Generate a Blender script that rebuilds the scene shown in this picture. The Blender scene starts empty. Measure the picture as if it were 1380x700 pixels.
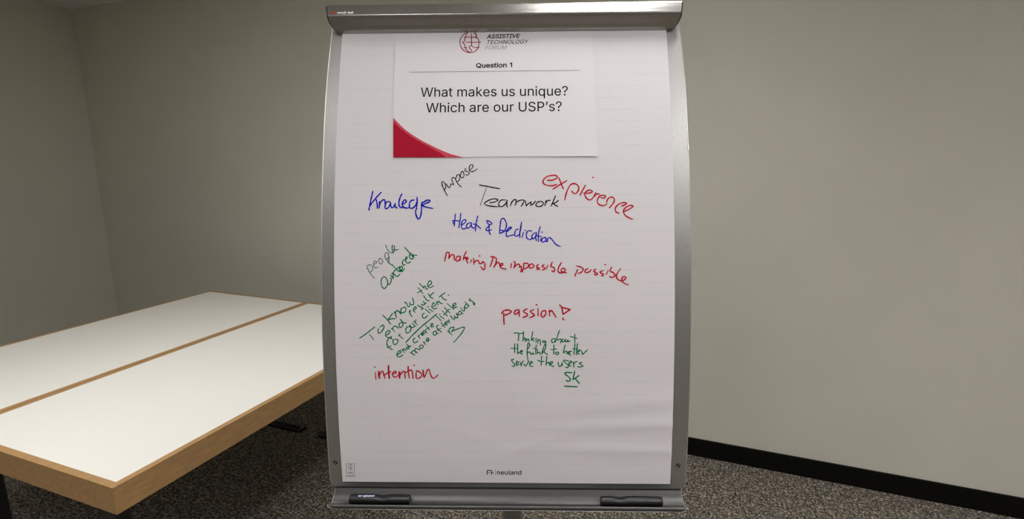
"""A flip chart with handwritten notes standing in a meeting room."""
import bpy, bmesh, math, random
from mathutils import Vector, Matrix
random.seed(7)
COL = bpy.context.scene.collection
scene = bpy.context.scene

# ------------------------------------------------------------------ camera, world, exposure, ceiling lights
CAM_H, CAM_PITCH, FPX = 1.58, math.radians(11), 690.0
EXPOSURE = -0.05
PANEL_STRENGTH = 7.5
PANEL_WATTS, PANEL_SPREAD = 6.2, 112      # the louvred panels throw most of their light downwards
PANEL_COLOR = (1.0, 0.975, 0.985)
WORLD = 0.04
CEIL_Z = 2.72
# ceiling panels in room coordinates (a = towards the back wall, b = to the right), size (la, lb)
PANELS = [(.14, .88, 1.2, .3), (-.45, -.50, 1.2, .3), (-.65, 1.55, 1.2, .3), (.95, -1.95, 1.2, .3), (.55, 2.65, 1.2, .3), (-2.25, .45, 1.2, .3), (-2.25, -1.75, 1.2, .3), (-2.25, 2.65, 1.2, .3), (-.65, -2.85, 1.2, .3), (1.38, -.07, 1.2, .3), (1.3, 2.06, 1.2, .3)]  # panels not placed from a highlight are added for more light

cam_data = bpy.data.cameras.new('camera')
cam_data.sensor_fit = 'HORIZONTAL'
cam_data.sensor_width = 36
cam_data.lens = 36 * FPX / 1380
cam_data.clip_start = 0.05
cam = bpy.data.objects.new('camera', cam_data)
cam.location = (0, 0, CAM_H)
cam.rotation_euler = (math.pi / 2 - CAM_PITCH, 0, 0)
COL.objects.link(cam)
scene.camera = cam
scene.view_settings.view_transform = 'Standard'
scene.view_settings.look = 'None'
scene.view_settings.gamma = 1
scene.view_settings.use_curve_mapping = False
scene.view_settings.exposure = EXPOSURE
w = bpy.data.worlds.new('world'); scene.world = w; w.use_nodes = True
w.node_tree.nodes['Background'].inputs[0].default_value = (0.9, 0.95, 1, 1)
w.node_tree.nodes['Background'].inputs[1].default_value = WORLD

# ------------------------------------------------------------------ materials
PAPER_RGB = (.73, .70, .715)
def s2l(c):
    return tuple((x / 12.92 if x <= .04045 else ((x + .055) / 1.055) ** 2.4) for x in (v / 255 for v in c))
def mat(name, rgb, rough=.6, metal=0., spec=.5, noise=None, bump=None, coat=0):
    """rgb in linear. noise=(scale, amount[, stretch xyz]) varies colour; bump=(scale, strength, distance)"""
    m = bpy.data.materials.new(name); m.use_nodes = True
    nt = m.node_tree; b = nt.nodes['Principled BSDF']
    b.inputs['Base Color'].default_value = (*rgb, 1); b.inputs['Roughness'].default_value = rough
    b.inputs['Metallic'].default_value = metal; b.inputs['Specular IOR Level'].default_value = spec
    b.inputs['Coat Weight'].default_value = coat
    tc = nt.nodes.new('ShaderNodeTexCoord')
    if noise:
        mp = nt.nodes.new('ShaderNodeMapping'); nt.links.new(tc.outputs['Object'], mp.inputs[0])
        if len(noise) > 2: mp.inputs['Scale'].default_value = noise[2]
        n = nt.nodes.new('ShaderNodeTexNoise'); n.inputs['Scale'].default_value = noise[0]; n.inputs['Detail'].default_value = 4
        nt.links.new(mp.outputs[0], n.inputs[0])
        r = nt.nodes.new('ShaderNodeMapRange'); r.inputs[1].default_value = .3; r.inputs[2].default_value = .7
        r.inputs[3].default_value = 1 - noise[1]; r.inputs[4].default_value = 1 + noise[1]
        nt.links.new(n.outputs[0], r.inputs[0])
        mx = nt.nodes.new('ShaderNodeVectorMath'); mx.operation = 'SCALE'
        mx.inputs[0].default_value = rgb; nt.links.new(r.outputs[0], mx.inputs['Scale'])
        nt.links.new(mx.outputs[0], b.inputs['Base Color'])
    if bump:
        n = nt.nodes.new('ShaderNodeTexNoise'); n.inputs['Scale'].default_value = bump[0]; n.inputs['Detail'].default_value = 3
        nt.links.new(tc.outputs['Object'], n.inputs[0])
        bp = nt.nodes.new('ShaderNodeBump'); bp.inputs['Strength'].default_value = bump[1]; bp.inputs['Distance'].default_value = bump[2]
        nt.links.new(n.outputs[0], bp.inputs['Height']); nt.links.new(bp.outputs[0], b.inputs['Normal'])
    return m

def carpet_material():
    m = bpy.data.materials.new('carpet'); m.use_nodes = True
    nt = m.node_tree; b = nt.nodes['Principled BSDF']; N = nt.nodes.new; L = nt.links.new
    b.inputs['Roughness'].default_value = .95; b.inputs['Specular IOR Level'].default_value = .1
    tc = N('ShaderNodeTexCoord')
    def noise(scale, sx, sy, detail=3, rot=0):
        mp = N('ShaderNodeMapping'); mp.inputs['Scale'].default_value = (sx, sy, 1); mp.inputs['Rotation'].default_value = (0, 0, rot)
        L(tc.outputs['Object'], mp.inputs[0])
        n = N('ShaderNodeTexNoise'); n.inputs['Scale'].default_value = scale; n.inputs['Detail'].default_value = detail
        n.inputs['Roughness'].default_value = .65
        L(mp.outputs[0], n.inputs[0]); return n
    fine = noise(95, 1, 1, 2); dash1 = noise(22, 1, 5, 3); dash2 = noise(22, 5, 1, 3); hue = noise(45, 1, 1, 2)
    # woven streaks run in two directions
    big = noise(9, 1, 1, 1)
    mixd = N('ShaderNodeMix'); L(big.outputs[0], mixd.inputs['Factor']); L(dash1.outputs[0], mixd.inputs[2]); L(dash2.outputs[0], mixd.inputs[3])
    add = N('ShaderNodeMath'); add.operation = 'ADD'; L(fine.outputs[0], add.inputs[0]); L(mixd.outputs[0], add.inputs[1])
    ramp = N('ShaderNodeValToRGB'); L(add.outputs[0], ramp.inputs[0])
    half = N('ShaderNodeMath'); half.operation = 'MULTIPLY'; half.inputs[1].default_value = .5
    L(add.outputs[0], half.inputs[0]); L(half.outputs[0], ramp.inputs[0])
    e = ramp.color_ramp.elements
    e[0].position = .40; e[0].color = (.020, .019, .017, 1)
    e[1].position = .61; e[1].color = (.43, .40, .33, 1)
    k = ramp.color_ramp.elements.new(.50); k.color = (.110, .102, .088, 1)
    tint = N('ShaderNodeValToRGB'); L(hue.outputs[0], tint.inputs[0])
    tint.color_ramp.elements[0].position = .35; tint.color_ramp.elements[0].color = (.94, .99, 1.0, 1)
    tint.color_ramp.elements[1].position = .68; tint.color_ramp.elements[1].color = (1.14, .98, .86, 1)
    mul = N('ShaderNodeVectorMath'); mul.operation = 'MULTIPLY'
    L(ramp.outputs[0], mul.inputs[0]); L(tint.outputs[0], mul.inputs[1]); L(mul.outputs[0], b.inputs['Base Color'])
    bp = N('ShaderNodeBump'); bp.inputs['Strength'].default_value = .6; bp.inputs['Distance'].default_value = .004
    L(fine.outputs[0], bp.inputs['Height']); L(bp.outputs[0], b.inputs['Normal'])
    return m

def paper_material():
    """white flip chart paper with a faint printed 25 mm square grid (uv in metres)"""
    m = bpy.data.materials.new('grid_paper'); m.use_nodes = True
    nt = m.node_tree; b = nt.nodes['Principled BSDF']; N = nt.nodes.new; L = nt.links.new
    b.inputs['Roughness'].default_value = .75; b.inputs['Specular IOR Level'].default_value = .25
    uv = N('ShaderNodeUVMap'); sep = N('ShaderNodeSeparateXYZ'); L(uv.outputs[0], sep.inputs[0])
    def line(out, phase, wd):
        a = N('ShaderNodeMath'); a.operation = 'SUBTRACT'; L(out, a.inputs[0]); a.inputs[1].default_value = phase - wd / 2
        q = N('ShaderNodeMath'); q.operation = 'FLOORED_MODULO'; L(a.outputs[0], q.inputs[0]); q.inputs[1].default_value = .025
        c = N('ShaderNodeMath'); c.operation = 'LESS_THAN'; L(q.outputs[0], c.inputs[0]); c.inputs[1].default_value = wd
        return c
    def box(out, lo, hi):
        a = N('ShaderNodeMath'); a.operation = 'GREATER_THAN'; L(out, a.inputs[0]); a.inputs[1].default_value = lo
        c = N('ShaderNodeMath'); c.operation = 'LESS_THAN'; L(out, c.inputs[0]); c.inputs[1].default_value = hi
        d = N('ShaderNodeMath'); d.operation = 'MULTIPLY'; L(a.outputs[0], d.inputs[0]); L(c.outputs[0], d.inputs[1]); return d
    h = line(sep.outputs[1], .3837, .0010); v = line(sep.outputs[0], .2185, .0010)
    inx = box(sep.outputs[0], -.3185, .3315); iny = box(sep.outputs[1], -.418, .47)
    vs = N('ShaderNodeMath'); vs.operation = 'MULTIPLY'; L(v.outputs[0], vs.inputs[0]); vs.inputs[1].default_value = .33
    mxl = N('ShaderNodeMath'); mxl.operation = 'MAXIMUM'; L(h.outputs[0], mxl.inputs[0]); L(vs.outputs[0], mxl.inputs[1])
    m1 = N('ShaderNodeMath'); m1.operation = 'MULTIPLY'; L(mxl.outputs[0], m1.inputs[0]); L(inx.outputs[0], m1.inputs[1])
    m2 = N('ShaderNodeMath'); m2.operation = 'MULTIPLY'; L(m1.outputs[0], m2.inputs[0]); L(iny.outputs[0], m2.inputs[1])
    # print fades in and out
    n = N('ShaderNodeTexNoise'); n.inputs['Scale'].default_value = 14; L(uv.outputs[0], n.inputs[0])
    r = N('ShaderNodeMapRange'); r.inputs[1].default_value = .35; r.inputs[2].default_value = .65; r.inputs[3].default_value = .12; r.inputs[4].default_value = .62
    L(n.outputs[0], r.inputs[0])
    m3 = N('ShaderNodeMath'); m3.operation = 'MULTIPLY'; L(m2.outputs[0], m3.inputs[0]); L(r.outputs[0], m3.inputs[1])
    mix = N('ShaderNodeMix'); mix.data_type = 'RGBA'; L(m3.outputs[0], mix.inputs['Factor'])
    mix.inputs[6].default_value = (*PAPER_RGB, 1); mix.inputs[7].default_value = (.54, .535, .55, 1)
    L(mix.outputs[2], b.inputs['Base Color'])
    return m


M = {}
M['wall'] = mat('wall_paint', (.64, .625, .535), .85, noise=(3, .02), bump=(220, .15, .001), spec=.2)
M['ceiling'] = mat('ceiling_paint', (.75, .74, .70), .9)
M['baseboard'] = mat('black_baseboard', (.003, .003, .003), .6, spec=.15)
M['carpet'] = carpet_material()
M['paper'] = paper_material()
M['page'] = mat('printer_paper', (.745, .725, .73), .7, spec=.3)
M['board'] = mat('silver_lacquered_steel', (.39, .385, .37), .40, .85, noise=(900, .22), bump=(700, .25, .0006))
M['bar'] = mat('anodised_aluminium', (.36, .35, .33), .27, .92, noise=(700, .12, (.2, 1, 1)), bump=(600, .12, .0004))
M['tray'] = mat('tray_aluminium', (.085, .085, .08), .42, .9, noise=(500, .12))
M['edge'] = mat('bright_edge', (.72, .72, .69), .3, .9, noise=(40, .05))
M['tray_rim'] = mat('tray_rim', (.40, .40, .38), .4, .9, noise=(40, .05))
M['gap'] = mat('gap_shade_and_rivet', (.012, .012, .012), .7)  # black for the painted shade above the tray, also on the rivets
M['post'] = mat('grey_powder_coat', (.19, .185, .17), .45, .3, noise=(300, .05))
M['screw'] = mat('dark_screw', (.01, .01, .01), .5, .2)
M['plastic'] = mat('black_plastic', (.006, .006, .006), .38, bump=(400, .1, .0003))
M['marker_print'] = mat('marker_print', (.42, .43, .60), .5)
M['laminate'] = mat('white_laminate', (.86, .85, .78), .38, noise=(2, .01))
M['beech'] = mat('beech_edge', (.42, .25, .105), .45, noise=(18, .14, (6, 1, 6)))
M['chrome'] = mat('dark_metal', (.05, .05, .05), .25, .7)
M['foot'] = mat('black_foot', (.015, .015, .015), .35)
INK = {k: mat('ink_' + k, s2l(c), .75, noise=(260, .15), spec=.1) for k, c in dict(
    blue=(14, 20, 175), black=(24, 22, 22), grey=(96, 94, 92), red=(190, 18, 40), green=(0, 118, 70), palegreen=(92, 116, 102),
    print=(14, 13, 15), maroon=(150, 22, 62), crimson=(172, 22, 50), rose=(205, 78, 92), rule=(150, 140, 136), logo=(30, 28, 32),
    lightprint=(120, 118, 120), orange=(200, 55, 35), white=(225, 222, 215)).items()}

# ------------------------------------------------------------------ object helpers
def link(o, parent=None):
    COL.objects.link(o)
    if parent is not None: o.parent = parent
    return o
def tag(o, label=None, cat=None, group=None, kind=None):
    if label: o['label'] = label
    if cat: o['category'] = cat
    if group: o['group'] = group
    if kind: o['kind'] = kind
    return o
def empty(name, loc, rotz, label, cat, group=None):
    o = bpy.data.objects.new(name, None); o.location = loc; o.rotation_euler = (0, 0, rotz)
    o.empty_display_size = .1
    link(o); return tag(o, label, cat, group)
def mesh_obj(name, verts, faces, m, parent=None, smooth=False, uvs=None, origin=None):
    """verts in the parent's space"""
    me = bpy.data.meshes.new(name)
    me.from_pydata([tuple(v) for v in verts], [], faces); me.materials.append(m)
    if uvs:
        ul = me.uv_layers.new(name='UVMap')
        for lp in me.loops: ul.data[lp.index].uv = uvs[lp.vertex_index]
    if smooth:
        me.polygons.foreach_set('use_smooth', [True] * len(me.polygons))
    me.update()
    return link(bpy.data.objects.new(name, me), parent)
def bm_obj(name, bm, m, parent=None, bevel=0, seg=2, smooth_angle=None):
    if bevel: bmesh.ops.bevel(bm, geom=[e for e in bm.edges if len(e.link_faces) == 2 and e.calc_face_angle(0) > .6], offset=bevel, segments=seg, profile=.6, affect='EDGES')
    bmesh.ops.recalc_face_normals(bm, faces=bm.faces)
    me = bpy.data.meshes.new(name); bm.to_mesh(me); bm.free(); me.materials.append(m)
    if smooth_angle is not None:
        me.polygons.foreach_set('use_smooth', [True] * len(me.polygons))
        me.set_sharp_from_angle(angle=smooth_angle)
    return link(bpy.data.objects.new(name, me), parent)
def box_bm(x0, x1, y0, y1, z0, z1, bm=None):
    bm = bm or bmesh.new()
    vs = [bm.verts.new((x, y, z)) for x in (x0, x1) for y in (y0, y1) for z in (z0, z1)]
    for f in ((0, 1, 3, 2), (4, 6, 7, 5), (0, 4, 5, 1), (2, 3, 7, 6), (0, 2, 6, 4), (1, 5, 7, 3)): bm.faces.new([vs[i] for i in f])
    return bm
def tube_mesh(path, radii, n=16, cap=True):
    """lathe-like tube along a path of Vectors with a radius for each point"""
    vs, fs = [], []
    up = None
    for i, p in enumerate(path):
        t = (path[min(i + 1, len(path) - 1)] - path[max(i - 1, 0)]).normalized()
        if up is None or abs(t.dot(up)) > .95: up = Vector((0, 0, 1)) if abs(t.z) < .9 else Vector((0, 1, 0))
        s = t.cross(up).normalized(); q = s.cross(t).normalized()
        for k in range(n):
            a = 2 * math.pi * k / n
            vs.append(p + (s * math.cos(a) + q * math.sin(a)) * radii[i])
    for i in range(len(path) - 1):
        for k in range(n):
            fs.append((i * n + k, i * n + (k + 1) % n, (i + 1) * n + (k + 1) % n, (i + 1) * n + k))
    if cap: fs += [tuple(range(n))[::-1], tuple(range((len(path) - 1) * n, len(path) * n))]
    return vs, fs

# ------------------------------------------------------------------ the room (turned 21 degrees: a = depth, b = width)
ROOM = math.radians(21.2)
def room(a, b, z=0.): return Vector((a * math.sin(ROOM) + b * math.cos(ROOM), a * math.cos(ROOM) - b * math.sin(ROOM), z))
A0, A1, B0, B1 = -4.2, 2.73, -4.7, 4.3
def room_box(name, a0, a1, b0, b1, z0, z1, m, parent=None):
    # local x = b, local y = a, rotated about z
    bm = box_bm(b0, b1, a0, a1, z0, z1)
    o = bm_obj(name, bm, m, parent)
    if parent is None: o.rotation_euler = (0, 0, -ROOM)
    return o
T = .12
tag(room_box('floor', A0 - T, A1 + T, B0 - T, B1 + T, -T, 0, M['carpet']), kind='structure')
tag(room_box('ceiling', A0 - T, A1 + T, B0 - T, B1 + T, CEIL_Z, CEIL_Z + T, M['ceiling']), kind='structure')
tag(room_box('wall_back', A1, A1 + T, B0 - T, B1 + T, 0, CEIL_Z, M['wall']), kind='structure')
tag(room_box('wall_front', A0 - T, A0, B0 - T, B1 + T, 0, CEIL_Z, M['wall']), kind='structure')
tag(room_box('wall_left', A0, A1, B0 - T, B0, 0, CEIL_Z, M['wall']), kind='structure')
tag(room_box('wall_right', A0, A1, B1, B1 + T, 0, CEIL_Z, M['wall']), kind='structure')
for nm, a0, a1, b0, b1 in (('back', A1 - .012, A1, B0, B1), ('front', A0, A0 + .012, B0, B1), ('left', A0 + .012, A1 - .012, B0, B0 + .012), ('right', A0 + .012, A1 - .012, B1 - .012, B1)):
    bm = box_bm(b0, b1, a0, a1, 0, .098)
    o = bm_obj('baseboard_' + nm, bm, M['baseboard'], None, bevel=.003); o.rotation_euler = (0, 0, -ROOM)
    tag(o, kind='structure')

def ceiling_light(a, b, la, lb, label):
    t = empty('ceiling_light', room(a, b, CEIL_Z), -ROOM, label, 'ceiling light', 'recessed ceiling panels')
    bm = bmesh.new()
    for x0, x1, y0, y1 in ((-lb / 2 - .02, -lb / 2, -la / 2 - .02, la / 2 + .02), (lb / 2, lb / 2 + .02, -la / 2 - .02, la / 2 + .02),
                           (-lb / 2, lb / 2, -la / 2 - .02, -la / 2), (-lb / 2, lb / 2, la / 2, la / 2 + .02)):
        box_bm(x0, x1, y0, y1, -.014, 0, bm)
    bm_obj('frame', bm, M['edge'], t)
    m = bpy.data.materials.get('lit_diffuser')
    if not m:
        m = bpy.data.materials.new('lit_diffuser'); m.use_nodes = True
        bs = m.node_tree.nodes['Principled BSDF']
        bs.inputs['Emission Color'].default_value = (*PANEL_COLOR, 1); bs.inputs['Emission Strength'].default_value = PANEL_STRENGTH
    bm_obj('diffuser', box_bm(-lb / 2, lb / 2, -la / 2, la / 2, -.010, 0), m, t)
    ld = bpy.data.lights.new('panel_lamp', 'AREA'); ld.shape = 'RECTANGLE'; ld.size = lb; ld.size_y = la
    ld.energy = PANEL_WATTS; ld.spread = math.radians(PANEL_SPREAD); ld.color = PANEL_COLOR
    lo = link(bpy.data.objects.new('panel_lamp', ld), t); lo.location = (0, 0, -.012)
PANEL_LABELS = ['lit ceiling panel just above and right of the flip chart', 'lit ceiling panel left behind the photographer', 'lit ceiling panel right behind the photographer',
                'added ceiling panel brightening the tables', 'added ceiling panel brightening the right end of the back wall', 'added fill panel in the middle of the rear row',
                'added fill panel at the left of the rear row', 'added fill panel at the right of the rear row', 'added fill panel closest to the left wall', 'lit ceiling panel over the gap between flip chart and back wall',
                'added ceiling panel brightening the back wall on the right']
for (a, b, la, lb), lab in zip(PANELS, PANEL_LABELS): ceiling_light(a, b, la, lb, lab)

# ------------------------------------------------------------------ two tables side by side, running towards the back wall
TAB = math.radians(20.5)
def table(a_far, length, b0, b1, foot_b0, foot_b1, label):
    """local x = width, local y = towards the back wall"""
    ac, bc = a_far - length / 2, (b0 + b1) / 2
    loc = Vector((ac * math.sin(TAB) + bc * math.cos(TAB), ac * math.cos(TAB) - bc * math.sin(TAB), 0))
    t = empty('table', loc, -TAB, label, 'table', 'white conference tables')
    hx, hy, lip, zt = (b1 - b0) / 2, length / 2, .021, .74
    bm_obj('tabletop', box_bm(-hx + lip, hx - lip, -hy + lip, hy - lip, zt - .03, zt - .0002), M['laminate'], t)
    for x0, x1, y0, y1 in ((-hx, -hx + lip, -hy, hy), (hx - lip, hx, -hy, hy), (-hx + lip, hx - lip, -hy, -hy + lip), (-hx + lip, hx - lip, hy - lip, hy)):
        bm_obj('edge_band', box_bm(x0, x1, y0, y1, zt - .078, zt), M['beech'], t, bevel=.002)
    f0, f1 = foot_b0 - bc, foot_b1 - bc; fc = (f0 + f1) / 2
    for s in (-1, 1):
        y = s * (hy - .175)
        # low rounded foot bar
        prof = [(-.028, 0), (-.030, .012), (-.024, .026), (-.010, .033), (.010, .033), (.024, .026), (.030, .012), (.028, 0)]
        vs, fs = [], []
        xs = [f0, f0 + .004, f0 + .012, f1 - .012, f1 - .004, f1]; sc = [.55, .85, 1, 1, .85, .55]
        for x, k in zip(xs, sc):
            for (py, pz) in prof: vs.append((x, y + py * (.75 + .25 * k), pz * k))
        n = len(prof)
        for i in range(len(xs) - 1):
            for k in range(n): fs.append((i * n + k, i * n + (k + 1) % n, (i + 1) * n + (k + 1) % n, (i + 1) * n + k))
        fs += [tuple(range(n)), tuple(range((len(xs) - 1) * n, len(xs) * n))[::-1]]
        ft = mesh_obj('foot', vs, fs, M['foot'], t, smooth=True)
        mesh_obj('foot_strip', [(f0 + .02, y - .006, .0335), (f1 - .02, y - .006, .0335), (f1 - .02, y + .006, .0335), (f0 + .02, y + .006, .0335),
                 (f0 + .02, y - .006, .0315), (f1 - .02, y - .006, .0315), (f1 - .02, y + .006, .0315), (f0 + .02, y + .006, .0315)],
                 [(0, 1, 2, 3), (7, 6, 5, 4), (0, 4, 5, 1), (1, 5, 6, 2), (2, 6, 7, 3), (3, 7, 4, 0)], M['chrome'], ft)
        bm_obj('leg', box_bm(fc - .035, fc + .035, y - .022, y + .022, .03, zt - .06), M['chrome'], t, bevel=.006)
        bm_obj('top_bracket', box_bm(fc - .22, fc + .22, y - .02, y + .02, zt - .062, zt - .03), M['foot'], t, bevel=.003)
    bm_obj('crossbar', box_bm(fc - .02, fc + .02, -hy + .19, hy - .19, zt - .12, zt - .065), M['chrome'], t, bevel=.004)
    return t
table(2.355, 1.6, -2.189, -1.392, -2.008, -1.43, 'white table with beech edges nearest to the flip chart')
table(2.355, 1.6, -2.990, -2.193, -2.72, -2.134, 'white table with beech edges on the far left side of the other')

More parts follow.
